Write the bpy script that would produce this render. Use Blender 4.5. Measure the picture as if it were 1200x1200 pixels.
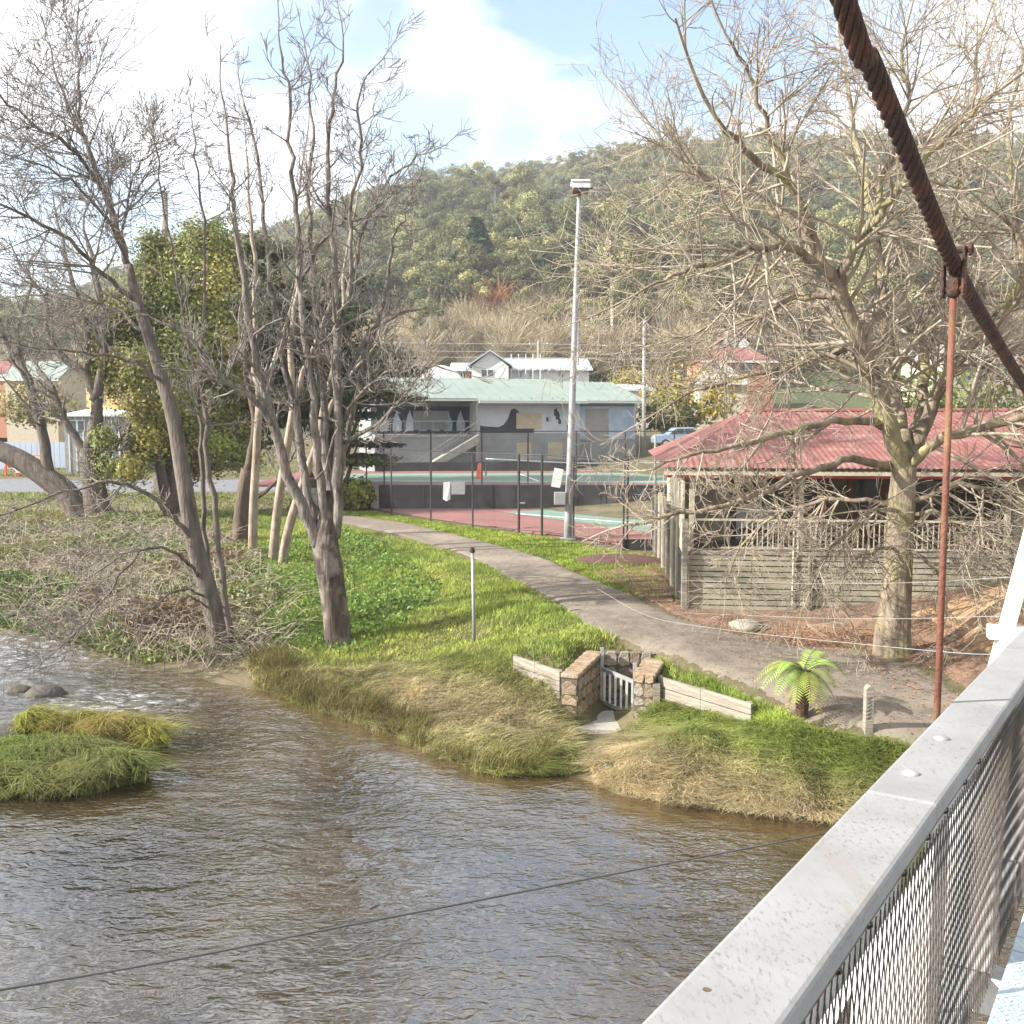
import bpy, math, random
import numpy as np
from mathutils import Vector, Matrix
random.seed(7); RNG = np.random.default_rng(7)
for o in list(bpy.data.objects): bpy.data.objects.remove(o)
scene = bpy.context.scene
COL = scene.collection
PI = math.pi

# ------------------------------------------------------------------ camera, sky, sun, exposure
CAM_Z = 4.8; FPX = 1200.0; PITCH = math.atan(110/1200)
cam = bpy.data.cameras.new('camera'); cam.sensor_width = 36; cam.lens = 36; cam.clip_start = .05; cam.clip_end = 5000
camo = bpy.data.objects.new('camera', cam); COL.objects.link(camo)
camo.location = (0, 0, CAM_Z); camo.rotation_euler = (PI/2 - PITCH, 0, 0)
scene.camera = camo
SUN_AZ = math.radians(-106); SUN_EL = math.radians(31)
sun = bpy.data.lights.new('sun', 'SUN'); sun.energy = 5.0; sun.angle = math.radians(.53); sun.color = (1, .95, .88)
suno = bpy.data.objects.new('sun', sun); COL.objects.link(suno)
sdir = Vector((math.sin(SUN_AZ)*math.cos(SUN_EL), math.cos(SUN_AZ)*math.cos(SUN_EL), math.sin(SUN_EL)))
suno.rotation_euler = sdir.to_track_quat('Z', 'Y').to_euler(); suno.location = (-20, -10, 30)
scene.view_settings.view_transform = 'Standard'; scene.view_settings.look = 'None'
scene.view_settings.exposure = 1.6; scene.view_settings.gamma = 1
scene.render.engine = 'CYCLES'

def ray(px, py):
    cx = (px-600)/FPX; cy = (600-py)/FPX
    return np.array([cx, math.cos(PITCH)+cy*math.sin(PITCH), -math.sin(PITCH)+cy*math.cos(PITCH)])
CAMP = np.array([0, 0, CAM_Z])
def onz(px, py, z): d = ray(px, py); return CAMP + d*((z-CAM_Z)/d[2])
def aty(px, py, Y): d = ray(px, py); return CAMP + d*(Y/d[1])
def project(P):
    P = np.asarray(P)-CAMP
    f = P[..., 1]*math.cos(PITCH)-P[..., 2]*math.sin(PITCH)
    u = P[..., 1]*math.sin(PITCH)+P[..., 2]*math.cos(PITCH)
    f = np.where(f < .1, .1, f)
    return 600+FPX*P[..., 0]/f, 600-FPX*u/f

world = bpy.data.worlds.new('World'); scene.world = world; world.use_nodes = True
def build_world():
    nt = world.node_tree; nt.nodes.clear(); N = nt.nodes.new; L = nt.links.new
    out = N('ShaderNodeOutputWorld'); mix = N('ShaderNodeMixShader'); L(mix.outputs[0], out.inputs[0])
    sky = N('ShaderNodeTexSky'); sky.sky_type = 'NISHITA'; sky.sun_disc = False
    sky.sun_elevation = SUN_EL; sky.sun_rotation = SUN_AZ % (2*PI); sky.air_density = 1.0; sky.dust_density = .6; sky.ozone_density = 1.5
    b1 = N('ShaderNodeBackground'); b1.inputs[1].default_value = .10; L(sky.outputs[0], b1.inputs[0])
    b2 = N('ShaderNodeBackground'); b2.inputs[1].default_value = .66
    tc = N('ShaderNodeTexCoord')
    mp = N('ShaderNodeMapping'); mp.inputs['Scale'].default_value = (1, 1, 2.2); L(tc.outputs['Generated'], mp.inputs[0])
    n1 = N('ShaderNodeTexNoise'); n1.inputs['Scale'].default_value = 3.1; n1.inputs['Detail'].default_value = 9; n1.inputs['Roughness'].default_value = .52; n1.inputs['Distortion'].default_value = .25
    L(mp.outputs[0], n1.inputs[0])
    # soft warp of the direction, then the blue gaps between the clouds
    nw = N('ShaderNodeTexNoise'); nw.inputs['Scale'].default_value = 5; nw.inputs['Detail'].default_value = 7; nw.inputs['Roughness'].default_value = .6; L(tc.outputs['Generated'], nw.inputs[0])
    sb = N('ShaderNodeVectorMath'); sb.operation = 'SUBTRACT'; L(nw.outputs['Color'], sb.inputs[0]); sb.inputs[1].default_value = (.5, .5, .5)
    sc = N('ShaderNodeVectorMath'); sc.operation = 'SCALE'; L(sb.outputs[0], sc.inputs[0]); sc.inputs['Scale'].default_value = .17
    ad = N('ShaderNodeVectorMath'); ad.operation = 'ADD'; L(tc.outputs['Generated'], ad.inputs[0]); L(sc.outputs[0], ad.inputs[1])
    gap = None
    for px, py, rad, sx in ((800, 10, .17, 1), (930, 30, .12, 1), (660, -5, .09, 1), (350, 45, .11, 1), (440, 20, .085, 1), (500, 165, .10, 1), (600, 160, .08, 1), (680, 140, .05, 1), (60, 330, .12, 1), (180, 330, .08, 1)):
        d = ray(px, py); d = d/np.linalg.norm(d)
        df = N('ShaderNodeVectorMath'); df.operation = 'DISTANCE'; L(ad.outputs[0], df.inputs[0]); df.inputs[1].default_value = tuple(d)
        mr = N('ShaderNodeMapRange'); mr.interpolation_type = 'SMOOTHSTEP'; L(df.outputs['Value'], mr.inputs[0])
        mr.inputs[1].default_value = rad*1.25; mr.inputs[2].default_value = rad*.2; mr.inputs[3].default_value = 0; mr.inputs[4].default_value = 1
        if gap is None: gap = mr.outputs[0]
        else:
            mx = N('ShaderNodeMath'); mx.operation = 'MAXIMUM'; L(gap, mx.inputs[0]); L(mr.outputs[0], mx.inputs[1]); gap = mx.outputs[0]
    cr = N('ShaderNodeMapRange'); cr.interpolation_type = 'SMOOTHSTEP'; L(n1.outputs['Fac'], cr.inputs[0])
    cr.inputs[1].default_value = .28; cr.inputs[2].default_value = .52
    gs = N('ShaderNodeMath'); gs.operation = 'MULTIPLY'; L(gap, gs.inputs[0]); gs.inputs[1].default_value = .92
    su = N('ShaderNodeMath'); su.operation = 'SUBTRACT'; su.use_clamp = True; L(cr.outputs[0], su.inputs[0]); L(gs.outputs[0], su.inputs[1])
    # cloud brightness varies a little
    n3 = N('ShaderNodeTexNoise'); n3.inputs['Scale'].default_value = 4.2; n3.inputs['Detail'].default_value = 6; L(mp.outputs[0], n3.inputs[0])
    ramp = N('ShaderNodeValToRGB'); ramp.color_ramp.elements[0].position = .35; ramp.color_ramp.elements[0].color = (.60, .66, .75, 1)
    ramp.color_ramp.elements[1].position = .55; ramp.color_ramp.elements[1].color = (.95, .95, .95, 1)
    L(n3.outputs['Fac'], ramp.inputs[0]); L(ramp.outputs[0], b2.inputs[0])
    L(su.outputs[0], mix.inputs[0]); L(b1.outputs[0], mix.inputs[1]); L(b2.outputs[0], mix.inputs[2])
build_world()

# ------------------------------------------------------------------ helpers
WL = {}
class MB:
    def __init__(s): s.v = []; s.f = []; s.n = 0; s.c = []; s.smooth = False
    def add(s, V, F, col=None):
        V = np.asarray(V, float).reshape(-1, 3)
        s.v.append(V); s.f.extend([tuple(int(i)+s.n for i in f) for f in F]); s.n += len(V)
        if col is not None: s.c.append(np.tile(np.array(col, float), (len(V), 1)))
        return s
    def box(s, c, size, rz=0, R=None):
        h = np.array(size)/2.
        V = np.array([[x, y, z] for z in (-1, 1) for y in (-1, 1) for x in (-1, 1)])*h
        if R is None:
            ca, sa = math.cos(rz), math.sin(rz); R = np.array([[ca, -sa, 0], [sa, ca, 0], [0, 0, 1]])
        V = V@np.asarray(R).T + np.array(c)
        return s.add(V, [(0, 2, 3, 1), (4, 5, 7, 6), (0, 1, 5, 4), (2, 6, 7, 3), (0, 4, 6, 2), (1, 3, 7, 5)])
    def beam(s, a, b, w, h, up=(0, 0, 1)):
        a = np.array(a, float); b = np.array(b, float); t = b-a; L = np.linalg.norm(t); t /= L
        u = np.cross(t, up)
        if np.linalg.norm(u) < 1e-5: u = np.cross(t, (0, 1, 0))
        u /= np.linalg.norm(u); n = np.cross(u, t)
        return s.box((a+b)/2, (w, L, h), R=np.stack([u, t, n], 1))
    def tube(s, pts, r, k=8, cap=True, rib=0):
        pts = np.asarray(pts, float); n = len(pts); r = np.broadcast_to(np.asarray(r, float), (n,))
        T = np.gradient(pts, axis=0); T /= np.linalg.norm(T, axis=1)[:, None]+1e-12
        m = np.abs(T.mean(0)); ref = np.eye(3)[np.argmin(m)]
        U = np.cross(T, ref); U /= np.linalg.norm(U, axis=1)[:, None]+1e-12; W = np.cross(T, U)
        a = np.arange(k)*2*PI/k
        rk = np.ones((n, k)) if not rib else 1+rib*(np.sin(2*a[None]+np.arange(n)[:, None]*.09)+.8*np.sin(5*a[None]+1+np.arange(n)[:, None]*.06)+.5*np.sin(9*a[None]-np.arange(n)[:, None]*.05))
        V = pts[:, None]+r[:, None, None]*rk[:, :, None]*(np.cos(a)[None, :, None]*U[:, None]+np.sin(a)[None, :, None]*W[:, None])
        F = [(i*k+j, i*k+(j+1) % k, (i+1)*k+(j+1) % k, (i+1)*k+j) for i in range(n-1) for j in range(k)]
        if cap: F += [tuple(range(k))[::-1], tuple((n-1)*k+j for j in range(k))]
        return s.add(V, F)
    def prism(s, poly, axis_vec):
        P = np.asarray(poly, float); n = len(P); A = np.array(axis_vec, float)
        V = np.vstack([P, P+A])
        F = [tuple(range(n))[::-1], tuple(range(n, 2*n))]+[(i, (i+1) % n, n+(i+1) % n, n+i) for i in range(n)]
        return s.add(V, F)
    def lathe(s, c, prof, k=12):
        c = np.array(c, float); a = np.arange(k)*2*PI/k; n = len(prof)
        V = np.array([[c[0]+r*math.cos(t), c[1]+r*math.sin(t), c[2]+z] for r, z in prof for t in a])
        F = [(i*k+j, i*k+(j+1) % k, (i+1)*k+(j+1) % k, (i+1)*k+j) for i in range(n-1) for j in range(k)]
        F += [tuple(range(k))[::-1], tuple((n-1)*k+j for j in range(k))]
        return s.add(V, F)

def raw_mesh(name, V, loop_idx, loop_start, loop_total, cols=None, smooth=False):
    me = bpy.data.meshes.new(name)
    me.vertices.add(len(V)); me.vertices.foreach_set('co', np.ascontiguousarray(V, np.float32).ravel())
    me.loops.add(len(loop_idx)); me.loops.foreach_set('vertex_index', np.ascontiguousarray(loop_idx, np.int32))
    me.polygons.add(len(loop_start)); me.polygons.foreach_set('loop_start', np.ascontiguousarray(loop_start, np.int32))
    me.polygons.foreach_set('loop_total', np.ascontiguousarray(loop_total, np.int32))
    me.polygons.foreach_set('use_smooth', np.full(len(loop_start), smooth, bool))
    me.update(calc_edges=True)
    if cols is not None:
        at = me.color_attributes.new('Col', 'FLOAT_COLOR', 'POINT')
        c4 = np.ones((len(V), 4), np.float32); c4[:, :3] = cols; at.data.foreach_set('color', c4.ravel())
    return me
def quads_mesh(name, V, F, cols=None, smooth=False):
    F = np.asarray(F, np.int32); k = F.shape[1]
    return raw_mesh(name, V, F.ravel(), np.arange(len(F))*k, np.full(len(F), k), cols, smooth)

def link(name, me, mat, parent=None, origin=None, bevel=0):
    o = bpy.data.objects.new(name, me); COL.objects.link(o)
    if mat is not None: me.materials.append(mat)
    if parent is not None:
        o.parent = parent; base = WL[parent.name]; off = np.zeros(3) if origin is None else np.array(origin, float)-base
        o.location = off; WL[o.name] = base+off
    else:
        org = np.zeros(3) if origin is None else np.array(origin, float)
        o.location = org; WL[o.name] = org
    org = WL[o.name]
    if np.any(org): me.transform(Matrix.Translation(tuple(-org)))
    if bevel:
        m = o.modifiers.new('bevel', 'BEVEL'); m.width = bevel; m.segments = 2; m.limit_method = 'ANGLE'; m.angle_limit = .7
    return o
def obj(name, mb, mat, parent=None, smooth=None, origin=None, bevel=0):
    V = np.vstack(mb.v)
    if parent is None and origin is None: origin = (float((V[:, 0].min()+V[:, 0].max())/2), float((V[:, 1].min()+V[:, 1].max())/2), float(V[:, 2].min()))
    me = bpy.data.meshes.new(name); me.from_pydata(V.tolist(), [], mb.f); 
    if smooth: me.polygons.foreach_set('use_smooth', [True]*len(me.polygons))
    if mb.c:
        at = me.color_attributes.new('Col', 'FLOAT_COLOR', 'POINT')
        c4 = np.ones((len(V), 4), np.float32); c4[:, :3] = np.vstack(mb.c); at.data.foreach_set('color', c4.ravel())
    me.update()
    return link(name, me, mat, parent, origin, bevel)
def tag(o, label=None, cat=None, group=None, kind=None):
    if label: o['label'] = label
    if cat: o['category'] = cat
    if group: o['group'] = group
    if kind: o['kind'] = kind
    return o
def thing(name, loc, label, cat, group=None):
    o = bpy.data.objects.new(name, None); COL.objects.link(o); o.location = tuple(float(x) for x in loc); WL[o.name] = np.array(loc, float)
    o.empty_display_size = .2
    return tag(o, label, cat, group)

# ------------------------------------------------------------------ materials
def mat(name, c1, c2=None, scale=6, rough=.8, bump=.0, bscale=None, stretch=(1, 1, 1), spec=.3, metal=0, attr=False, c3=None, s3=1.5, detail=6, trans=0):
    m = bpy.data.materials.new(name); m.use_nodes = True; nt = m.node_tree; N = nt.nodes.new; L = nt.links.new
    b = nt.nodes['Principled BSDF']; b.inputs['Roughness'].default_value = rough; b.inputs['Specular IOR Level'].default_value = spec; b.inputs['Metallic'].default_value = metal
    tc = N('ShaderNodeTexCoord'); mp = N('ShaderNodeMapping'); mp.inputs['Scale'].default_value = stretch; L(tc.outputs['Object'], mp.inputs[0])
    n = N('ShaderNodeTexNoise'); n.inputs['Scale'].default_value = scale; n.inputs['Detail'].default_value = detail; n.inputs['Roughness'].default_value = .62; L(mp.outputs[0], n.inputs[0])
    if c2 is None: c2 = tuple(x*.75 for x in c1)
    r = N('ShaderNodeValToRGB'); r.color_ramp.elements[0].position = .36; r.color_ramp.elements[1].position = .64
    r.color_ramp.elements[0].color = (*c2, 1); r.color_ramp.elements[1].color = (*c1, 1); L(n.outputs['Fac'], r.inputs[0])
    col = r.outputs[0]
    if c3 is not None:
        n2 = N('ShaderNodeTexNoise'); n2.inputs['Scale'].default_value = s3; n2.inputs['Detail'].default_value = 5; L(tc.outputs['Object'], n2.inputs[0])
        r2 = N('ShaderNodeMapRange'); r2.inputs[1].default_value = .5; r2.inputs[2].default_value = .68; L(n2.outputs['Fac'], r2.inputs[0])
        mx = N('ShaderNodeMixRGB'); L(r2.outputs[0], mx.inputs[0]); L(col, mx.inputs[1]); mx.inputs[2].default_value = (*c3, 1); col = mx.outputs[0]
    if attr:
        a = N('ShaderNodeVertexColor'); a.layer_name = 'Col'
        mx = N('ShaderNodeMixRGB'); mx.blend_type = 'MULTIPLY'; mx.inputs[0].default_value = 1; L(a.outputs[0], mx.inputs[1]); L(col, mx.inputs[2]); col = mx.outputs[0]
    L(col, b.inputs['Base Color'])
    if bump:
        n2 = N('ShaderNodeTexNoise'); n2.inputs['Scale'].default_value = bscale or scale*3; n2.inputs['Detail'].default_value = 6; L(mp.outputs[0], n2.inputs[0])
        bp = N('ShaderNodeBump'); bp.inputs['Strength'].default_value = bump; bp.inputs['Distance'].default_value = .05; L(n2.outputs['Fac'], bp.inputs['Height']); L(bp.outputs[0], b.inputs['Normal'])
    if trans:
        out = nt.nodes['Material Output']; tr = N('ShaderNodeBsdfTranslucent'); L(col, tr.inputs[0])
        ms = N('ShaderNodeMixShader'); ms.inputs[0].default_value = trans; L(b.outputs[0], ms.inputs[1]); L(tr.outputs[0], ms.inputs[2]); L(ms.outputs[0], out.inputs[0])
    return m
W1 = (1, 1, 1)
M = {}
M['ground'] = mat('ground_soil', (.115, .095, .05), (.065, .06, .028), 1.2, .95, .6, 9, c3=(.15, .115, .07), s3=.8)
M['path'] = mat('path_gravel', (.195, .162, .125), (.13, .108, .085), 3, .95, .4, 60, c3=(.225, .188, .145), s3=.45)
M['asphalt'] = mat('road_asphalt', (.16, .16, .17), (.12, .12, .13), 3, .9)
M['dirt'] = mat('dirt_yard', (.20, .125, .085), (.115, .075, .052), 2.2, .95, .5, 30, c3=(.25, .16, .10), s3=.8)
M['mound'] = mat('mound_clay', (.40, .26, .145), (.25, .155, .085), 1.6, .95, .6, 8)
M['leaf'] = mat('leaf_blades', (1, 1, 1), (.75, .75, .7), 1.3, .6, attr=True, spec=.25, trans=.25)
M['litter'] = mat('leaf_litter', (1, 1, 1), (.7, .7, .7), 3, .8, attr=True, spec=.2)
M['forest'] = mat('forest_leaves', (1, 1, 1), (.8, .8, .78), .06, .8, attr=True, spec=.15, trans=.15)
M['hill'] = mat('hill_soil', (.085, .095, .04), (.05, .06, .028), .04, .95)
M['bark_oak'] = mat('bark_pale', (.26, .21, .15), (.095, .073, .05), 4.5, .9, 1, 11, (1, 1, .22), c3=(.25, .23, .11), s3=1.2)
M['twig_oak'] = mat('twig_pale', (.36, .305, .235), (.20, .165, .12), 2, .85)
M['bark_grey'] = mat('bark_grey', (.235, .205, .178), (.06, .046, .038), 9, .9, .9, 20, (1, 1, .22))
M['twig_grey'] = mat('twig_grey', (.23, .205, .18), (.115, .10, .085), 2, .85)
M['bark_trunk'] = mat('bark_trunk', (.10, .075, .058), (.028, .021, .017), 7, .9, 1, 16, (1, 1, .18), c3=(.21, .185, .155), s3=2.5)
M['bark_brown'] = mat('bark_brown', (.15, .125, .103), (.068, .055, .045), 6, .9, .8, 18, (1, 1, .25))
M['bark_white'] = mat('bark_white', (.31, .26, .20), (.16, .12, .085), 5, .85, .4, 14, (1, 1, .4))
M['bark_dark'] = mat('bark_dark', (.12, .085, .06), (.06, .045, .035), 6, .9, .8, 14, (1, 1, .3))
M['rail'] = None
M['white'] = mat('white_paint', (.60, .60, .58), (.48, .48, .46), 9, .6, .15, 30)
M['cream'] = mat('cream_paint', (.44, .40, .31), (.36, .32, .245), 4, .7)
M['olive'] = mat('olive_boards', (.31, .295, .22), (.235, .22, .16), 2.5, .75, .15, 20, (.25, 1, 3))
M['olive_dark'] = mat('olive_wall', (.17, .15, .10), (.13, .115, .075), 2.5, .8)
M['timber_grey'] = mat('weathered_timber', (.28, .25, .205), (.18, .155, .125), 6, .9, .4, 20, (.3, .3, 3))
M['timber_brown'] = mat('brown_timber', (.20, .09, .04), (.12, .055, .03), 5, .6)
M['rust'] = mat('rusty_steel', (.06, .03, .022), (.032, .018, .014), 26, .75, .35, 80, c3=(.10, .042, .024), s3=9)
M['rodrust'] = mat('red_rust', (.155, .058, .036), (.10, .042, .028), 14, .7, .25, 70, c3=(.17, .10, .05), s3=4)
M['galv'] = mat('galvanised_steel', (.33, .33, .325), (.25, .25, .245), 8, .5, metal=.3)
M['darkmetal'] = mat('dark_metal', (.045, .042, .04), (.03, .028, .026), 9, .5)
M['mesh'] = mat('wire_brown', (.13, .105, .088), (.075, .06, .052), 30, .5, metal=.4)
M['blackwall'] = mat('black_wall', (.032, .029, .03), (.017, .016, .017), .9, .85, c3=(.06, .057, .06), s3=.8)
M['court_red'] = mat('court_red', (.23, .10, .085), (.185, .082, .07), .6, .85)
M['court_green'] = mat('court_green', (.14, .215, .165), (.115, .18, .14), .6, .85)
M['line'] = mat('court_line', (.75, .75, .72), None, 4)
M['greenroof'] = mat('green_metal_roof', (.20, .24, .205), (.175, .21, .18), .7, .5)
M['greywall'] = mat('grey_wall', (.25, .26, .255), (.20, .21, .205), 1.2, .85)
M['mural'] = mat('mural_white', (.45, .47, .49), (.38, .40, .43), .9, .7)
M['muralblue'] = mat('mural_blue', (.40, .47, .56), (.26, .32, .40), .7, .7)
M['muraldark'] = mat('mural_dark', (.045, .05, .065), (.03, .03, .04), 2, .7)
M['tan'] = mat('tan_panel', (.42, .37, .26), (.34, .30, .21), 2, .7)
M['orange'] = mat('orange_paint', (.75, .14, .035), (.6, .10, .03), 3, .5)
M['redroof'] = mat('faded_red_roof', (.20, .078, .066), (.155, .06, .052), 1.2, .8, c3=(.235, .125, .105), s3=1.5)
M['redtrim'] = mat('red_trim', (.40, .08, .055), None, 3, .6)
M['brick'] = mat('brick_wall', (.40, .20, .13), (.30, .14, .09), 8, .9)
M['bluegrey'] = mat('bluegrey_roof', (.36, .42, .50), (.31, .36, .43), 1, .5)
M['greyroof'] = mat('grey_roof', (.30, .28, .25), None, 1, .7)
M['glass'] = mat('window_glass', (.06, .07, .085), (.04, .05, .06), 1, .08, spec=.6)
M['yellow'] = mat('yellow_wall', (.72, .50, .22), (.64, .43, .18), 1, .8)
M['concrete'] = mat('concrete', (.36, .34, .30), (.26, .245, .215), 4, .9, .3, 20)
M['stone'] = mat('wall_stone', (.30, .215, .135), (.18, .125, .08), 7, .9, .6, 25, c3=(.27, .23, .17), s3=3)
M['stone_dark'] = mat('wall_stone_dark', (.22, .165, .115), (.13, .10, .07), 7, .9, .6, 25)
M['stone_grey'] = mat('wall_stone_grey', (.28, .245, .195), (.18, .15, .12), 7, .9, .6, 25)
M['mortar'] = mat('wall_mortar', (.10, .08, .06), None, 9, .95)
M['rock'] = mat('river_rock', (.10, .088, .072), (.05, .045, .04), 5, .8, .6, 14)
M['deck'] = mat('deck_paint', (.42, .50, .54), (.30, .37, .41), 7, .7, .3, 30, (2, .3, 1))
M['carblue'] = mat('car_paint', (.20, .27, .36), (.19, .26, .35), 2, .25, spec=.6)
M['rubber'] = mat('rubber', (.03, .03, .03), None, 4)
M['fernbark'] = mat('fern_trunk', (.10, .06, .035), (.045, .028, .018), 22, .95, 1, 40)
M['wire'] = mat('thin_wire', (.30, .30, .30), None, 4, .5)
M['darkwire'] = mat('dark_wire', (.09, .085, .08), None, 4, .5)
M['mulch'] = mat('mulch', (.12, .06, .045), (.06, .035, .03), 12, .95, .7, 40)

def rail_material():
    m = bpy.data.materials.new('weathered_white_rail'); m.use_nodes = True; nt = m.node_tree; N = nt.nodes.new; L = nt.links.new
    b = nt.nodes['Principled BSDF']; b.inputs['Roughness'].default_value = .75; b.inputs['Specular IOR Level'].default_value = .25
    tc = N('ShaderNodeTexCoord')
    def noise(scale, det, st=(1, 1, 1), rough=.6):
        mp = N('ShaderNodeMapping'); mp.inputs['Scale'].default_value = st; mp.inputs['Rotation'].default_value = (0, 0, math.radians(32)); L(tc.outputs['Object'], mp.inputs[0])
        n = N('ShaderNodeTexNoise'); n.inputs['Scale'].default_value = scale; n.inputs['Detail'].default_value = det; n.inputs['Roughness'].default_value = rough; L(mp.outputs[0], n.inputs[0]); return n.outputs['Fac']
    def rng(f, a, c, lo=0, hi=1):
        r = N('ShaderNodeMapRange'); r.inputs[1].default_value = a; r.inputs[2].default_value = c; r.inputs[3].default_value = lo; r.inputs[4].default_value = hi; L(f, r.inputs[0]); return r.outputs[0]
    def mixc(f, c1, c2):
        x = N('ShaderNodeMixRGB'); L(f, x.inputs[0])
        for i, c in ((1, c1), (2, c2)):
            if isinstance(c, tuple): x.inputs[i].default_value = (*c, 1)
            else: L(c, x.inputs[i])
        return x.outputs[0]
    big = rng(noise(3, 5), .35, .7)
    c = mixc(big, (.26, .26, .257), (.20, .198, .193))
    flake = rng(noise(130, 8, (1, .4, 1), .75), .55, .62)
    patch = rng(noise(5, 6), .30, .62)
    mu = N('ShaderNodeMath'); mu.operation = 'MULTIPLY'; L(flake, mu.inputs[0]); L(patch, mu.inputs[1])
    c = mixc(mu.outputs[0], c, (.15, .135, .12))
    crack = rng(noise(16, 6, (1, .025, 1), .6), .60, .63)
    mu2 = N('ShaderNodeMath'); mu2.operation = 'MULTIPLY'; L(crack, mu2.inputs[0]); mu2.inputs[1].default_value = .55
    c = mixc(mu2.outputs[0], c, (.22, .20, .18))
    L(c, b.inputs['Base Color'])
    bp = N('ShaderNodeBump'); bp.inputs['Strength'].default_value = .35; bp.inputs['Distance'].default_value = .002; bp.invert = True; L(mu.outputs[0], bp.inputs['Height'])
    bp2 = N('ShaderNodeBump'); bp2.inputs['Strength'].default_value = .25; bp2.inputs['Distance'].default_value = .002; L(noise(70, 6, (1, .15, 1)), bp2.inputs['Height']); L(bp.outputs[0], bp2.inputs['Normal']); L(bp2.outputs[0], b.inputs['Normal'])
    return m
M['rail'] = rail_material()
M['mossrail'] = mat('mossy_timber', (.50, .49, .45), (.36, .35, .31), 12, .9, .5, 40, c3=(.17, .19, .03), s3=4)
def chain_mat():
    m = bpy.data.materials.new('chain_link'); m.use_nodes = True; nt = m.node_tree; N = nt.nodes.new; L = nt.links.new
    b = nt.nodes['Principled BSDF']; b.inputs['Base Color'].default_value = (.12, .12, .12, 1); b.inputs['Roughness'].default_value = .6
    tr = N('ShaderNodeBsdfTransparent'); ms = N('ShaderNodeMixShader'); ms.inputs[0].default_value = .07
    L(tr.outputs[0], ms.inputs[1]); L(b.outputs[0], ms.inputs[2]); L(ms.outputs[0], nt.nodes['Material Output'].inputs[0]); return m
M['chain'] = chain_mat()

# ------------------------------------------------------------------ terrain
ZW = -1.3
EDGE = [(-300, 690), (-120, 715), (0, 742), (100, 768), (180, 787), (250, 800), (300, 808), (370, 832), (430, 852), (500, 882), (560, 906), (610, 913), (660, 902), (700, 918), (760, 936), (850, 950), (960, 962), (1120, 985), (1350, 1020)]
EDGE_W = np.array([onz(a, b, ZW) for a, b in EDGE])
CP = [tuple(p) for p in EDGE_W]
for p in EDGE_W:                       # river bed in front of the bank
    CP.append((p[0]*.93-.3, p[1]*.93-.3, ZW-.5)); CP.append((p[0]*.7, p[1]*.7, ZW-.9))
def cpx(px, py, z): CP.append(tuple(onz(px, py, z)))
for a in ((395, 756, -.76), (255, 762, -1.12), (555, 752, -.62), (330, 740, -.83), (330, 690, -.5), (450, 700, -.4), (500, 800, -.9), (450, 780, -.9), (560, 850, -1.08), (620, 850, -.98), (640, 880, -1.15),
          (200, 700, -.7), (100, 700, -.8), (0, 690, -.76), (100, 650, -.4), (0, 640, -.36), (200, 650, -.33), (280, 640, -.18), (-150, 640, -.36),
          (420, 640, -.1), (500, 668, -.08), (560, 700, -.15), (640, 735, -.12), (620, 715, 0), (600, 762, -.45), (520, 720, -.3),
          (930, 845, -.15), (1010, 860, -.2), (1060, 880, -.35),
          (700, 862, -1.0), (690, 882, -1.15), (780, 880, -.73), (860, 890, -.77), (930, 900, -.74), (1000, 900, -.67), (750, 900, -.92), (850, 930, -1.14), (950, 935, -1.04), (820, 855, -.46), (1050, 930, -.85),
          (400, 608, 0), (470, 628, 0), (560, 645, 0), (650, 690, 0), (760, 740, 0), (850, 780, -.05), (950, 800, -.08), (1040, 830, -.1), (700, 680, 0), (760, 700, 0), (900, 745, -.1), (1000, 745, -.1), (820, 720, 0), (640, 640, 0), (735, 645, 0),
          (300, 605, 0), (200, 600, 0), (100, 595, 0), (0, 590, 0), (-150, 590, 0)): cpx(*a)
for a in ((-12, 62, -.05), (0, 54, -.05), (8, 45, -.05), (12, 40, 0), (16, 36, .3), (-30, 70, 0), (-45, 70, 0), (-45, 85, .6), (-20, 85, .8), (0, 82, 1.0), (14, 72, 2.6), (22, 62, 2.6), (30, 50, 2.5), (40, 35, 2.3), (0, 100, 4.5), (25, 95, 5), (45, 80, 5), (-25, 100, 2.5), (-45, 100, 2.0), (45, 100, 6),
          (6, 30, 0), (9, 30, .1), (14, 30, .6), (9.0, 21.5, .0), (10.2, 21.2, .75), (11.5, 20.5, 1.5), (13.2, 19, 2.1), (10.2, 19.2, .6), (9.4, 17.2, .0), (11.6, 17.5, 1.5), (14, 15, 2.2), (20, 22, 2.2), (30, 20, 2.2), (10.5, 15.5, .3), (11.3, 14.2, 0)): CP.append(a)
for t in np.linspace(0, 1, 7):           # step at the two sleeper walls beside the culvert
    for (a, b, zf, zb_) in (((.05, 21.05), (.85, 19.9), -.62, -.06), ((2.85, 19.6), (4.15, 17.65), -.72, -.1)):
        p = np.array(a)*(1-t)+np.array(b)*t; CP.append((p[0]-.82*.32, p[1]-.57*.32, zf)); CP.append((p[0]+.82*.2, p[1]+.57*.2, zb_))
CP += [(1.7, 19.9, -1.18), (2.0, 20.5, -1.18), (2.15, 20.95, -1.18), (1.6, 19.2, -1.18), (1.5, 18.6, -1.22), (1.42, 18.0, -1.28), (1.95, 19.3, -1.15), (2.4, 21.75, 0), (1.9, 21.7, 0), (2.9, 21.4, 0), (1.1, 20.5, -.04), (1.35, 21.3, 0), (3.1, 20.3, -.02), (3.15, 20.9, 0), (2.95, 19.9, -.05), (2.5, 19.1, -.85), (.75, 19.3, -.85)]
CP = np.array(CP)
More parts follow.
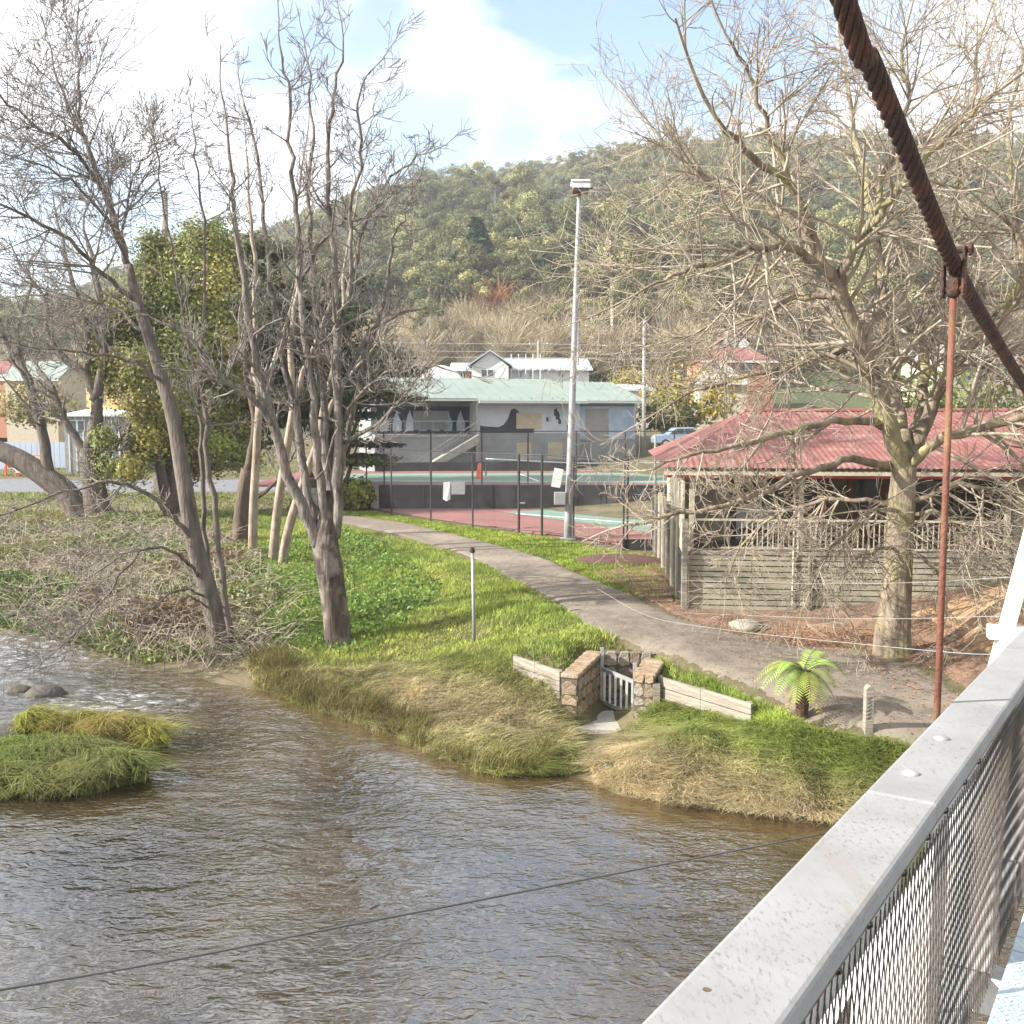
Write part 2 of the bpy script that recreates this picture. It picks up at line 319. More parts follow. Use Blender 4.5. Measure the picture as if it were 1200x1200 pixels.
def rbf_fit(P):
    D = np.linalg.norm(P[:, None, :2]-P[None, :, :2], axis=2); n = len(P)
    A = np.zeros((n+3, n+3)); A[:n, :n] = D+np.eye(n)*-.02; Q = np.c_[np.ones(n), P[:, :2]]; A[:n, n:] = Q; A[n:, :n] = Q.T
    return np.linalg.lstsq(A, np.r_[P[:, 2], 0, 0, 0], rcond=None)[0]
RW = rbf_fit(CP)
def hgt(x, y):
    x = np.clip(np.atleast_1d(np.asarray(x, float)), -46, 46); y = np.clip(np.atleast_1d(np.asarray(y, float)), 6, 102)
    out = np.zeros(x.shape).ravel(); xf = x.ravel(); yf = y.ravel(); n = len(CP)
    for i in range(0, len(xf), 40000):
        a = xf[i:i+40000]; b = yf[i:i+40000]
        D = np.sqrt((a[:, None]-CP[None, :, 0])**2+(b[:, None]-CP[None, :, 1])**2)
        out[i:i+40000] = D@RW[:n]+RW[n]+RW[n+1]*a+RW[n+2]*b
    out += .035*np.sin(xf*2.1+yf*.7)*np.sin(yf*1.9-xf*.4)*(np.abs(out+.9) < .8)
    return out.reshape(x.shape)
def ground_at(px, py):                 # first hit of the pixel's ray with the terrain
    d = ray(px, py); Y = np.concatenate([np.arange(11, 40, .1), np.arange(40, 100, .4)]); P = CAMP+d[None]*(Y/d[1])[:, None]
    below = P[:, 2] <= hgt(P[:, 0], P[:, 1]); i = int(np.argmax(below)) if below.any() else len(Y)-1
    return P[i].copy()
def put(x, y): return np.array([x, y, float(hgt(x, y)[0])])

def grid_ground():
    xs = np.concatenate([-np.geomspace(46, 2500, 22)[::-1][:-1], np.arange(-46, -18, 1.), np.arange(-18, 16, .22), np.arange(16, 46.1, 1.), np.geomspace(47, 2500, 22)])
    ys = np.concatenate([[-2500, -800, -200, -60, -30, -22, -16, -12, -6, 0, 6, 9], np.arange(11, 50, .22), np.arange(50, 102, 1.), np.geomspace(103, 2600, 20)])
    X, Y = np.meshgrid(xs, ys)
    Z = hgt(X, Y)
    Z = np.where(Y > 102, np.minimum(Z, 2.), Z)
    near = np.clip((-10-Y)/12, 0, 1); Z = np.where(Y < 6, -2.6+near*3.0, Z)
    V = np.stack([X, Y, Z], 2).reshape(-1, 3); nx = len(xs); ny = len(ys)
    i = (np.arange(ny-1)[:, None]*nx+np.arange(nx-1)[None]).ravel()
    me = quads_mesh('ground', V, np.stack([i, i+1, i+1+nx, i+nx], 1), smooth=True)
    tag(link('ground', me, M['ground']), kind='structure')
grid_ground()

def sheet(name, left, right, mt, off=.02, nacross=10, step=.5, jit=.1):
    """strip between two ground polylines, draped on the terrain"""
    def res(pl, n):
        pl = np.array(pl); s = np.r_[0, np.cumsum(np.linalg.norm(np.diff(pl, axis=0), axis=1))]; t = np.linspace(0, s[-1], n)
        return np.stack([np.interp(t, s, pl[:, k]) for k in (0, 1)], 1)
    L = np.array(left)[:, :2]; R_ = np.array(right)[:, :2]
    n = int(max(np.linalg.norm(np.diff(L, axis=0), axis=1).sum(), np.linalg.norm(np.diff(R_, axis=0), axis=1).sum())/step)+2
    A = res(L, n); B = res(R_, n); ph = RNG.random(8)*6
    tt = np.arange(n)
    wob = sum(np.sin(tt*f*step+ph[k])*jit/(k+1) for k, f in enumerate((.7, 1.9, 4.1, 7.7)))
    t = np.linspace(0, 1, nacross)
    P = A[:, None]*(1-t)[None, :, None]+B[:, None]*t[None, :, None]
    dv = B-A; dv /= np.linalg.norm(dv, axis=1)[:, None]+1e-9
    P[:, 0] += dv*wob[:, None]; P[:, -1] += dv*np.roll(wob, 7)[:, None]
    Z = hgt(P[..., 0], P[..., 1])+off; Z[:, 0] -= off*1.5; Z[:, -1] -= off*1.5
    V = np.concatenate([P, Z[..., None]], 2).reshape(-1, 3)
    i = (np.arange(n-1)[:, None]*nacross+np.arange(nacross-1)[None]).ravel()
    me = quads_mesh(name, V, np.stack([i, i+nacross, i+nacross+1, i+1], 1), smooth=True)
    return tag(link(name, me, mt), kind='structure')
PN = [(-200, 598), (100, 600), (300, 600), (400, 613), (460, 627), (520, 642), (580, 667), (640, 700), (700, 738), (762, 774), (825, 792), (888, 824), (950, 852), (1010, 862), (1075, 876)]
PF = [(-200, 588), (100, 589), (300, 590), (400, 603), (470, 612), (560, 633), (640, 655), (700, 682), (740, 698), (790, 722), (860, 741), (940, 752), (1000, 760), (1080, 785), (1150, 830)]
PN_W = [ground_at(*p) for p in PN]; PF_W = [ground_at(*p) for p in PF]
sheet('path', PN_W, PF_W, M['path'], .025, 14, .25, .12)
DY_N = [ground_at(*p) for p in [(690, 672), (740, 696), (790, 720), (860, 739), (940, 750), (1000, 758), (1080, 782), (1140, 815)]]
DY_F = [(4.6, 33), (4.7, 30), (4.2, 26.2), (5, 25.6), (7, 25.4), (9, 25.2), (11.0, 24.6), (12, 22)]
sheet('dirt_yard', DY_N, DY_F, M['dirt'], .035, 16, .3, .15)
RN = [(-60, 66), (-30, 66), (-18, 66), (-12, 68)]; RF = [(-60, 77), (-30, 77), (-18, 76), (-12, 75)]
sheet('road', RN, RF, M['asphalt'], .05, 6, 2, .05)

# ------------------------------------------------------------------ water
def water():
    m = bpy.data.materials.new('river_water'); m.use_nodes = True; nt = m.node_tree; N = nt.nodes.new; L = nt.links.new
    b = nt.nodes['Principled BSDF']; b.inputs['IOR'].default_value = 2.1; b.inputs['Specular IOR Level'].default_value = 1.0; b.inputs['Roughness'].default_value = .05
    tc = N('ShaderNodeTexCoord')
    def noise(scale, det, st, rot, rough=.55, dist=0):
        mp = N('ShaderNodeMapping'); mp.inputs['Scale'].default_value = st; mp.inputs['Rotation'].default_value = (0, 0, math.radians(rot)); L(tc.outputs['Object'], mp.inputs[0])
        n = N('ShaderNodeTexNoise'); n.inputs['Scale'].default_value = scale; n.inputs['Detail'].default_value = det; n.inputs['Roughness'].default_value = rough; n.inputs['Distortion'].default_value = dist; L(mp.outputs[0], n.inputs[0]); return n.outputs['Fac']
    cr = N('ShaderNodeValToRGB'); e = cr.color_ramp.elements
    e[0].position = .3; e[0].color = (.007, .0055, .003, 1); e[1].position = .72; e[1].color = (.055, .040, .018, 1)
    L(noise(.22, 5, (1, 1, 1), 0, .6, .5), cr.inputs[0])
    at = N('ShaderNodeVertexColor'); at.layer_name = 'Col'; sep = N('ShaderNodeSeparateColor'); L(at.outputs[0], sep.inputs[0])
    fo = N('ShaderNodeMapRange'); fo.inputs[1].default_value = .50; fo.inputs[2].default_value = .72; L(noise(3.2, 9, (1, 1.8, 1), 30, .72), fo.inputs[0])
    fm = N('ShaderNodeMath'); fm.operation = 'MULTIPLY'; L(fo.outputs[0], fm.inputs[0]); L(sep.outputs[0], fm.inputs[1])
    sp = N('ShaderNodeMapRange'); sp.inputs[1].default_value = .75; sp.inputs[2].default_value = .78; L(noise(45, 2, (1, 1, 1), 0), sp.inputs[0])
    spm = N('ShaderNodeMath'); spm.operation = 'MULTIPLY'; L(sp.outputs[0], spm.inputs[0]); spm.inputs[1].default_value = .5
    mxm = N('ShaderNodeMath'); mxm.operation = 'MAXIMUM'; L(fm.outputs[0], mxm.inputs[0]); L(spm.outputs[0], mxm.inputs[1])
    mx = N('ShaderNodeMixRGB'); L(mxm.outputs[0], mx.inputs[0]); L(cr.outputs[0], mx.inputs[1]); mx.inputs[2].default_value = (.62, .65, .68, 1); sh = N('ShaderNodeMixRGB'); L(sep.outputs[1], sh.inputs[0]); L(cr.outputs[0], sh.inputs[1]); sh.inputs[2].default_value = (.10, .067, .030, 1); L(sh.outputs[0], mx.inputs[1])
    L(mx.outputs[0], b.inputs['Base Color'])
    rr = N('ShaderNodeMapRange'); L(mxm.outputs[0], rr.inputs[0]); rr.inputs[3].default_value = .02; rr.inputs[4].default_value = .6; L(rr.outputs[0], b.inputs['Roughness'])
    cm = N('ShaderNodeMapRange'); cm.inputs[1].default_value = .36; cm.inputs[2].default_value = .62; cm.inputs[3].default_value = .45; cm.inputs[4].default_value = 1.2; L(noise(.30, 4, (1, 1.6, 1), 20, .55, .8), cm.inputs[0]); calm = cm.outputs[0]
    nrm = None
    for f, st, di in ((noise(1.5, 1, (1, 1.6, 1), 15, .5, .6), 1., .05), (noise(5.5, 1.5, (1, 1.9, 1), 18, .5, .8), 1., .030), (noise(15, 1, (1, 1.6, 1), 8, .5, .3), .8, .005)):
        bp = N('ShaderNodeBump'); sm = N('ShaderNodeMath'); sm.operation = 'MULTIPLY'; L(calm, sm.inputs[0]); sm.inputs[1].default_value = st; L(sm.outputs[0], bp.inputs['Strength']); bp.inputs['Distance'].default_value = di; L(f, bp.inputs['Height'])
        if nrm: L(nrm, bp.inputs['Normal'])
        nrm = bp.outputs[0]
    L(nrm, b.inputs['Normal'])
    # surface with real swell: fine grid in view, coarse outside
    xs = np.concatenate([np.arange(-60, -16, 4.), np.arange(-16, 12, .075), np.arange(12, 60, 4.)]); ys = np.concatenate([np.arange(-12, 5, 2.), np.arange(5, 32, .075), np.arange(32, 64, 2.)])
    X, Y = np.meshgrid(xs, ys); Z = np.full(X.shape, ZW)
    r = np.random.default_rng(3); A = math.radians(62)
    for k in range(46):
        lam = 10**r.uniform(math.log10(.26), math.log10(.95)); th = A+r.normal(0, .55); amp = .0013*lam**.95
        Z += amp*np.sin(2*PI/lam*(X*math.cos(th)+Y*math.sin(th))+r.uniform(0, 6)+1.2*np.sin(X*.5+k)+1.2*np.sin(Y*.43+k*2))
    px, py = project(np.stack([X, Y, np.full(X.shape, ZW)], 2))
    foam = np.exp(-((X+13.5)/4.5)**2-((Y-27)/3.5)**2)+.9*np.exp(-((X+8.6)/1.6)**2-((Y-21.5)/1.2)**2)+.5*np.exp(-((X-1.5)/.7)**2-((Y-18.1)/.45)**2)
    foam = np.clip(foam*1.25, 0, 1)
    Z += foam*.03*np.sin(X*5.1+2*np.sin(Y*3.3))*np.sin(Y*6.3+1.5*np.sin(X*4))
    V = np.stack([X, Y, Z], 2).reshape(-1, 3); nx = len(xs); ny = len(ys)
    i = (np.arange(ny-1)[:, None]*nx+np.arange(nx-1)[None]).ravel()
    c = np.zeros((len(V), 3)); c[:, 0] = foam.ravel(); c[:, 1] = np.exp(-np.clip(ZW-hgt(X, Y), 0, 9)/.30).ravel()*.8*(Y.ravel() > 10)
    me = quads_mesh('water', V, np.stack([i, i+1, i+1+nx, i+nx], 1), c, smooth=True)
    tag(link('water', me, m), kind='structure')
water()

# ------------------------------------------------------------------ hill and forest
RIDGE = np.array([(-900, 400), (-300, 385), (0, 352), (80, 335), (130, 318), (200, 292), (300, 264), (400, 228), (450, 212), (520, 198), (560, 192), (650, 182), (750, 166), (850, 156), (1000, 152), (1200, 154), (1500, 175), (2100, 240)], float)
def hill_pt(px, t):
    """px picks the azimuth, t the way up the hill: 0 foot, 1 ridge, >1 beyond"""
    px = np.asarray(px, float); t = np.asarray(t, float)
    Y = 100+t*340+30*np.sin(px*.006)*np.clip(t, 0, 1)
    x = (px-600)/FPX*Y*1.004
    yr = np.interp(px, RIDGE[:, 0], RIDGE[:, 1])+46   # tree tops reach the skyline
    YR = 440+30*np.sin(px*.006); zr = CAM_Z+(490-yr)/FPX*YR*1.0
    s = np.where(t < 1, np.clip(t, 0, 1)**1.12, 1-.45*(t-1)**1.2*1.5)
    z = 1+(zr-1)*s+np.where(t < 1.05, 5*np.sin(px*.021+t*5)*np.sin(t*PI), 0)*np.clip(t*2, 0, 1)
    return np.stack([x, Y, z], -1)
def hill():
    u = np.linspace(-900, 2100, 150); t = np.concatenate([np.linspace(-.03, 1.0, 60), np.linspace(1.05, 2.2, 14)])
    U, T = np.meshgrid(u, t); V = hill_pt(U, T).copy()
    V[0, :, 2] -= 6
    nx = len(u); ny = len(t); i = (np.arange(ny-1)[:, None]*nx+np.arange(nx-1)[None]).ravel()
    tag(link('hill', quads_mesh('hill', V.reshape(-1, 3), np.stack([i, i+1, i+1+nx, i+nx], 1), smooth=True), M['hill']), kind='structure')
hill()

def leaf_cards(C, size, r, flat=.0, out=None):
    """random quads round centres C; out = directions they lean to face; returns V (n*4,3)"""
    n = len(C); a = r.normal(size=(n, 3))
    if out is not None:
        nn = out/(np.linalg.norm(out, axis=1)[:, None]+1e-9)+r.normal(0, .38, (n, 3)); nn /= np.linalg.norm(nn, axis=1)[:, None]+1e-9
        a -= (a*nn).sum(1)[:, None]*nn; a /= np.linalg.norm(a, axis=1)[:, None]+1e-9; b = np.cross(nn, a)
        s = (size*r.uniform(.6, 1.4, n))[:, None]; return np.stack([C-a*s, C-b*s*.6, C+a*s, C+b*s*.6], 1).reshape(-1, 3)
    a /= np.linalg.norm(a, axis=1)[:, None]
    b = r.normal(size=(n, 3)); b -= (b*a).sum(1)[:, None]*a; b /= np.linalg.norm(b, axis=1)[:, None]
    s = (size*r.uniform(.6, 1.4, n))[:, None]
    return np.stack([C-a*s, C-b*s*.6, C+a*s, C+b*s*.6], 1).reshape(-1, 3)
def proto_euc(r, n=1500):
    V = []; c = []
    lob = r.integers(8, 13); 
    for k in range(lob):
        hz = r.uniform(0, 1); ctr = np.array([r.normal(0, 1.9)*(1.15-.7*hz), r.normal(0, 1.9)*(1.15-.7*hz), 6+8*hz]); rad = r.uniform(.9, 1.9)
        d = r.normal(size=(n//lob*2, 3)); d /= np.linalg.norm(d, axis=1)[:, None]; C = ctr+d*rad*r.uniform(.5, 1, (len(d), 1))*np.array([1, 1, .75])
        V.append(leaf_cards(C, .17, r, out=d+np.array([0, 0, .25]))); c.append(np.repeat(r.uniform(.72, 1.2)*r.uniform(.8, 1.2, len(C)), 4))
    V = np.vstack(V); c = np.concatenate(c)[:, None]*np.array([.93, 1, .78])[None]
    h = r.uniform(9, 12); lean = r.normal(0, .5, 2); w = .2
    T = np.array([[-w, 0, -2], [w, 0, -2], [lean[0]+w*.5, lean[1], h], [lean[0]-w*.5, lean[1], h], [0, -w, -2], [0, w, -2], [lean[0], lean[1]+w*.5, h], [lean[0], lean[1]-w*.5, h]])
    return np.vstack([V, T]), np.vstack([c, np.tile([[2.9, 2.7, 3.9]], (8, 1))])
def proto_bare(r, n=130):
    o = np.array([0, 0, 0.]); V = []
    for k in range(n):
        st = np.array([r.normal(0, .5), r.normal(0, .5), r.uniform(1.5, 5)]); d = np.array([r.normal(0, .8), r.normal(0, .8), r.uniform(.3, 1.2)]); d /= np.linalg.norm(d)
        L = r.uniform(1.5, 4.2); s = np.cross(d, r.normal(size=3)); s /= np.linalg.norm(s); w = .022
        V += [st-s*w, st+s*w, st+d*L+s*.015, st+d*L-s*.015]
    V += [(-.16, 0, -1), (.16, 0, -1), (.08, 0, 5), (-.08, 0, 5)]
    V = np.array(V); return V, np.tile([[1., .92, .78]], (len(V), 1))*np.repeat(r.uniform(.6, 1.25, len(V)//4), 4)[:, None]
def proto_conifer(r, n=150):
    z = r.uniform(0, 1, n)**.8; a = r.uniform(0, 6.28, n); R = (1-z)*3.0*r.uniform(.5, 1, n)+.15
    C = np.stack([R*np.cos(a), R*np.sin(a), 1+z*14-R*.3], 1)
    V = leaf_cards(C, .36, r); return V, np.tile([[.62, 1, .55]], (len(V), 1))*np.repeat(r.uniform(.6, 1.2, n), 4)[:, None]
def bake(name, protos, pos, scl, which, tint, label, cat, mt):
    """one object whose points carry instances of a few prototype trees (far-off wood that reads as one mass)"""
    r = np.random.default_rng(11); K = len(protos)
    col = bpy.data.collections.new(name+'_kinds')
    V3 = 4                                   # each prototype in three tones
    q = np.argsort(np.argsort(tint.sum(1)))*V3//len(tint)
    for k, (PV, PC) in enumerate(protos):
        for v in range(V3):
            sel = tint[q == v]; tone = sel[r.integers(0, len(sel))]*.5+sel.mean(0)*.5
            me = quads_mesh('%s_%02d' % (name, k*V3+v), PV, np.arange(len(PV)).reshape(-1, 4), PC*tone[None]); me.materials.append(mt)
            o = bpy.data.objects.new('%s_%02d' % (name, k*V3+v), me); col.objects.link(o)
    n = len(pos); me = bpy.data.meshes.new(name); me.vertices.add(n); me.vertices.foreach_set('co', np.ascontiguousarray(pos, np.float32).ravel())
    for nm, ty, arr in (('pick', 'INT', (which*V3+q).astype(np.int32)), ('size', 'FLOAT', scl.astype(np.float32)), ('spin', 'FLOAT', r.uniform(0, 6.28, n).astype(np.float32))):
        a = me.attributes.new(nm, ty, 'POINT'); a.data.foreach_set('value', arr)
    o = link(name, me, None); tag(o, label, cat, kind='stuff')
    ng = bpy.data.node_groups.new(name+'_scatter', 'GeometryNodeTree'); ng.interface.new_socket('Geometry', in_out='INPUT', socket_type='NodeSocketGeometry'); ng.interface.new_socket('Geometry', in_out='OUTPUT', socket_type='NodeSocketGeometry')
    N = ng.nodes.new; L = ng.links.new; gi = N('NodeGroupInput'); go = N('NodeGroupOutput'); ip = N('GeometryNodeInstanceOnPoints'); ci = N('GeometryNodeCollectionInfo')
    ci.inputs['Collection'].default_value = col; ci.inputs['Separate Children'].default_value = True; ci.inputs['Reset Children'].default_value = True
    def na(nm, ty): x = N('GeometryNodeInputNamedAttribute'); x.data_type = ty; x.inputs['Name'].default_value = nm; return x.outputs['Attribute']
    cx = N('ShaderNodeCombineXYZ'); L(na('spin', 'FLOAT'), cx.inputs['Z'])
    L(gi.outputs[0], ip.inputs['Points']); L(ci.outputs[0], ip.inputs['Instance']); ip.inputs['Pick Instance'].default_value = True
    L(na('pick', 'INT'), ip.inputs['Instance Index']); L(cx.outputs[0], ip.inputs['Rotation']); L(na('size', 'FLOAT'), ip.inputs['Scale']); L(ip.outputs[0], go.inputs[0])
    m = o.modifiers.new('scatter', 'NODES'); m.node_group = ng
    return o
def inpoly(px, py, poly):
    px = np.asarray(px); py = np.asarray(py); c = np.zeros(px.shape, bool); n = len(poly); j = n-1
    for i in range(n):
        xi, yi = poly[i]; xj, yj = poly[j]
        cond = ((yi > py) != (yj > py)) & (px < (xj-xi)*(py-yi)/((yj-yi) if yj != yi else 1e-9)+xi); c ^= cond; j = i
    return c
def forest():
    r = np.random.default_rng(5)
    n = 8000; px = r.uniform(-250, 1400, n); t = r.uniform(.06, 1.04, n)**.85
    P = hill_pt(px, t); qx, qy = project(P)
    # lower slope near the houses and the right side carry leafless tan wood, the rest eucalypt
    bare_p = np.clip((t < .2)*.8*(px < 720)+(px > 880)*(t < .5)*.72+(px > 720)*(px < 880)*(t < .24)*.75+(px < 470)*(t < .55)*.4+.03, 0, 1)
    isb = r.uniform(size=n) < bare_p
    keep = t > .13
    e = keep & ~isb
    pe = [proto_euc(r) for _ in range(6)]; r = np.random.default_rng(55); k = e.sum()
    base = np.array([.20, .19, .105]); warm = np.array([.27, .235, .135]); cool = np.array([.115, .13, .088])
    w = r.uniform(size=(k, 1)); tint = np.where(w < .5, base+(warm-base)*r.uniform(size=(k, 1)), base+(cool-base)*r.uniform(size=(k, 1)))*np.exp(r.normal(0, .28, (k, 1)))
    bake('hillside_forest', pe, P[e], np.where(t[e] > .8, np.clip(.8*np.exp(r.normal(0, .2, k)), .55, 1.), .8*np.exp(r.normal(0, .24, k))), r.integers(0, 6, k), tint, 'olive green gum forest covering the hillside', 'forest', M['forest'])
    b = keep & isb; nb = b.sum()
    n2 = 420; px2 = r.uniform(380, 900, n2); t2 = .11+.22*r.uniform(0, 1, n2)**1.5; P2 = hill_pt(px2, t2)
    PB = np.vstack([P[b], P2]); nb = len(PB)
    pb = [proto_bare(r, 420) for _ in range(5)]
    tint = np.array([.40, .36, .28])*r.uniform(.75, 1.2, (nb, 1))
    bake('bare_wood', pb, PB, r.uniform(.6, 1.15, nb), r.integers(0, 5, nb), tint, 'tan leafless wood on the lower slope of the hill', 'wood', M['forest'])
    # undergrowth
    n3 = 3600; px3 = r.uniform(-250, 1400, n3); t3 = r.uniform(.10, .6, n3); P3 = hill_pt(px3, t3)
    C = []; 
    def bush(r):
        d = r.normal(size=(320, 3)); d /= np.linalg.norm(d, axis=1)[:, None]; Cc = d*np.array([1.7, 1.7, 1.1])*r.uniform(.5, 1, (320, 1))+[0, 0, .8]; V = leaf_cards(Cc, .13, r, out=d); return V, np.tile([[1, 1, .8]], (len(V), 1))*np.repeat(r.uniform(.7, 1.2, 320), 4)[:, None]
    tint = np.where(r.uniform(size=(n3, 1)) < .5, np.array([.20, .165, .095]), np.array([.12, .13, .06]))*r.uniform(.7, 1.25, (n3, 1))
    bake('hillside_scrub', [bush(r) for _ in range(4)], P3, r.uniform(.8, 1.5, n3), r.integers(0, 4, n3), tint, 'low brown and olive scrub along the foot of the hill', 'scrub', M['forest'])
    # single trees that stand out
    for (qx_, tt, sc, kind, lab) in ((560, .25, 1.5, 'c', 'dark green conifer standing on the hillside left of the floodlight'), (532, .235, 1.1, 'c', 'smaller dark conifer on the hillside beside the taller dark one')):
        p = hill_pt(qx_, tt); V, C = proto_conifer(r, 1600); V = V*np.array([1.7, 1.7, .8])*sc+p
        tr = thing('conifer_tree', p, lab, 'tree', 'conifers on the hillside')
        link('crown', quads_mesh('crown', V, np.arange(len(V)).reshape(-1, 4), C*np.array([.075, .085, .055])), M['forest'], tr)
        obj('trunk', MB().tube([p-[0, 0, 1], p+[0, 0, 10*sc]], [.3, .06], 6), M['bark_dark'], tr)
    p = hill_pt(585, .2); V, C = proto_bare(r, 420); V = V*1.5*np.array([1.3, 1.3, .9])+p
    tr = thing('rusty_tree', p, 'round rust coloured tree low on the hillside', 'tree')
    link('crown', quads_mesh('crown', V, np.arange(len(V)).reshape(-1, 4), np.tile([[.42, .18, .075]], (len(V), 1))*np.repeat(r.uniform(.7, 1.2, len(V)//4), 4)[:, None]), M['forest'], tr)
    obj('trunk', MB().tube([p-[0, 0, 1], p+[0, 0, 4]], [.3, .1], 6), M['bark_dark'], tr)
forest()
# ------------------------------------------------------------------ bare trees
def smooth_line(pts, rad, per=4, jit=0., r=None):
    pts = np.asarray(pts, float); n = len(pts); rad = np.asarray(rad, float)
    P = np.vstack([2*pts[0]-pts[1], pts, 2*pts[-1]-pts[-2]]); out = []; ro = []
    for i in range(n-1):
        p0, p1, p2, p3 = P[i:i+4]
        for t in np.arange(per)/per:
            out.append(.5*((2*p1)+(-p0+p2)*t+(2*p0-5*p1+4*p2-p3)*t*t+(-p0+3*p1-3*p2+p3)*t**3)); ro.append(rad[i]*(1-t)+rad[i+1]*t)
    out.append(pts[-1]); ro.append(rad[-1]); out = np.array(out); ro = np.array(ro)
    if jit and r is not None: out[1:-1] += r.normal(0, jit, (len(out)-2, 3))
    return out, ro
def tubes_mesh(name, lines, k):
    """many polylines with the same number of points -> one mesh; lines: list of (pts, radii)"""
    groups = {}
    for p, rr in lines: groups.setdefault(len(p), []).append((p, rr))
    Vs = []; Fs = []; off = 0
    for n, g in groups.items():
        P = np.array([a for a, b in g]); Rr = np.array([b for a, b in g]); T = np.gradient(P, axis=1); T /= np.linalg.norm(T, axis=2)[..., None]+1e-9
        ref = np.eye(3)[np.argmin(np.abs(T.mean(1)), axis=1)][:, None]
        U = np.cross(T, np.broadcast_to(ref, T.shape)); U /= np.linalg.norm(U, axis=2)[..., None]+1e-9; Wv = np.cross(T, U)
        a = np.arange(k)*2*PI/k
        V = P[:, :, None]+Rr[:, :, None, None]*(np.cos(a)[None, None, :, None]*U[:, :, None]+np.sin(a)[None, None, :, None]*Wv[:, :, None])
        i = np.arange(n-1)[:, None]*k; j = np.arange(k)[None]; j2 = (j+1) % k
        F = np.stack([i+j, i+j2, i+k+j2, i+k+j], 2).reshape(-1, 4)
        F = (F[None]+(np.arange(len(g))*n*k)[:, None, None]).reshape(-1, 4)+off
        Vs.append(V.reshape(-1, 3)); Fs.append(F); off += len(g)*n*k
    return quads_mesh(name, np.vstack(Vs), np.vstack(Fs), smooth=True)
def rotdir(d, ang, r):
    x = np.cross(d, r.normal(size=3)); x /= np.linalg.norm(x)+1e-9
    return d*math.cos(ang)+x*math.sin(ang)
class Bare:
    def __init__(s, seed, up=.15, wig=.2, twist=1, lenf=.62, ang=(30, 60), rmin=.006, kids=(3, 6), droop=0): 
        s.r = np.random.default_rng(seed); s.up = up; s.wig = wig; s.lenf = lenf; s.ang = ang; s.rmin = rmin; s.kids = kids; s.fine = []; s.mid = []; s.droop = droop
    def grow(s, p, d, L, rad, lvl, n=5):
        r = s.r; pts = [p]; d = d/np.linalg.norm(d)
        for i in range(n-1):
            d = d+r.normal(0, s.wig, 3)*(.6 if lvl > 1 else 1)+np.array([0, 0, s.up-s.droop*(i/n)]); d /= np.linalg.norm(d); pts.append(pts[-1]+d*L/(n-1))
        pts = np.array(pts); rr = np.maximum(np.linspace(rad, rad*.42, n), s.rmin)
        (s.mid if lvl >= 2 else s.fine).append((pts, rr))
        if lvl <= 0: return
        k = int(r.integers(s.kids[0], s.kids[1]+1))
        for j in range(k):
            t = r.uniform(.2, 1.)*(n-1); i = min(int(t), n-2); q = pts[i]+(pts[i+1]-pts[i])*(t-i); dd = pts[i+1]-pts[i]; dd /= np.linalg.norm(dd)
            s.grow(q, rotdir(dd, math.radians(r.uniform(*s.ang)), r), L*s.lenf*r.uniform(.65, 1.15), max(np.interp(t, range(n), rr)*.62, s.rmin), lvl-1, 5 if lvl > 1 else 4)
    def clothe(s, pts, rad, n, L, lvl, t0=.15, bias=None, rf=.5, rcap=.05):
        """side shoots along a limb"""
        r = s.r; cum = np.r_[0, np.cumsum(np.linalg.norm(np.diff(pts, axis=0), axis=1))]
        for j in range(n):
            t = r.uniform(t0, 1)*cum[-1]; i = min(np.searchsorted(cum, t), len(pts)-1); i = max(i, 1); d = pts[i]-pts[i-1]; d /= np.linalg.norm(d)+1e-9
            dd = rotdir(d, math.radians(r.uniform(35, 80)), r)
            if bias is not None: dd = dd+np.array(bias); dd /= np.linalg.norm(dd)
            s.grow(pts[i], dd, L*r.uniform(.5, 1.15)*(1-.45*t/cum[-1]), min(rad[i]*rf, rcap), lvl)
        d = pts[-1]-pts[-2]; s.grow(pts[-1], d, L*.7, rad[-1], lvl)
def bare_tree(name, label, base_px, depth, trunk, limbs, mats, B, group=None, jit=.03, z0=None, rs=1.):
    """trunk / limbs: lists of (px, py, depth offset, radius)"""
    if depth is None: depth = float(ground_at(*base_px)[1])
    bp = aty(base_px[0], base_px[1], depth); root = thing(name, bp, label, 'tree', group)
    def world(l): return np.array([aty(a, b, depth+c) for a, b, c, q in l]), np.array([q*rs for a, b, c, q in l])
    P, Rr = world(trunk); P[0, 2] -= .25
    if rs < .8: Rr = Rr*1.16
    p, q = smooth_line(P, Rr, 4)
    obj('trunk', MB().tube(p, q, 28, rib=.045), mats[2] if len(mats) > 2 else mats[0], root, smooth=True)
    for l, spec in limbs:
        P, Rr = world(l); p, q = smooth_line(P, Rr, 4, jit, B.r)
        obj('limb', MB().tube(p, q, 12, rib=.03), mats[0], root, smooth=True)
        if spec: B.clothe(p, q, **spec)
    if B.mid: tag(link('branches', tubes_mesh('branches', B.mid, 5), mats[1], root), kind='stuff')
    if B.fine: tag(link('twigs', tubes_mesh('twigs', B.fine, 3), mats[1], root), kind='stuff')
    return root
def lerp_r(pts, r0, r1):
    n = len(pts); return [(p[0], p[1], p[2] if len(p) > 2 else 0, r0+(r1-r0)*i/(n-1)) for i, p in enumerate(pts)]

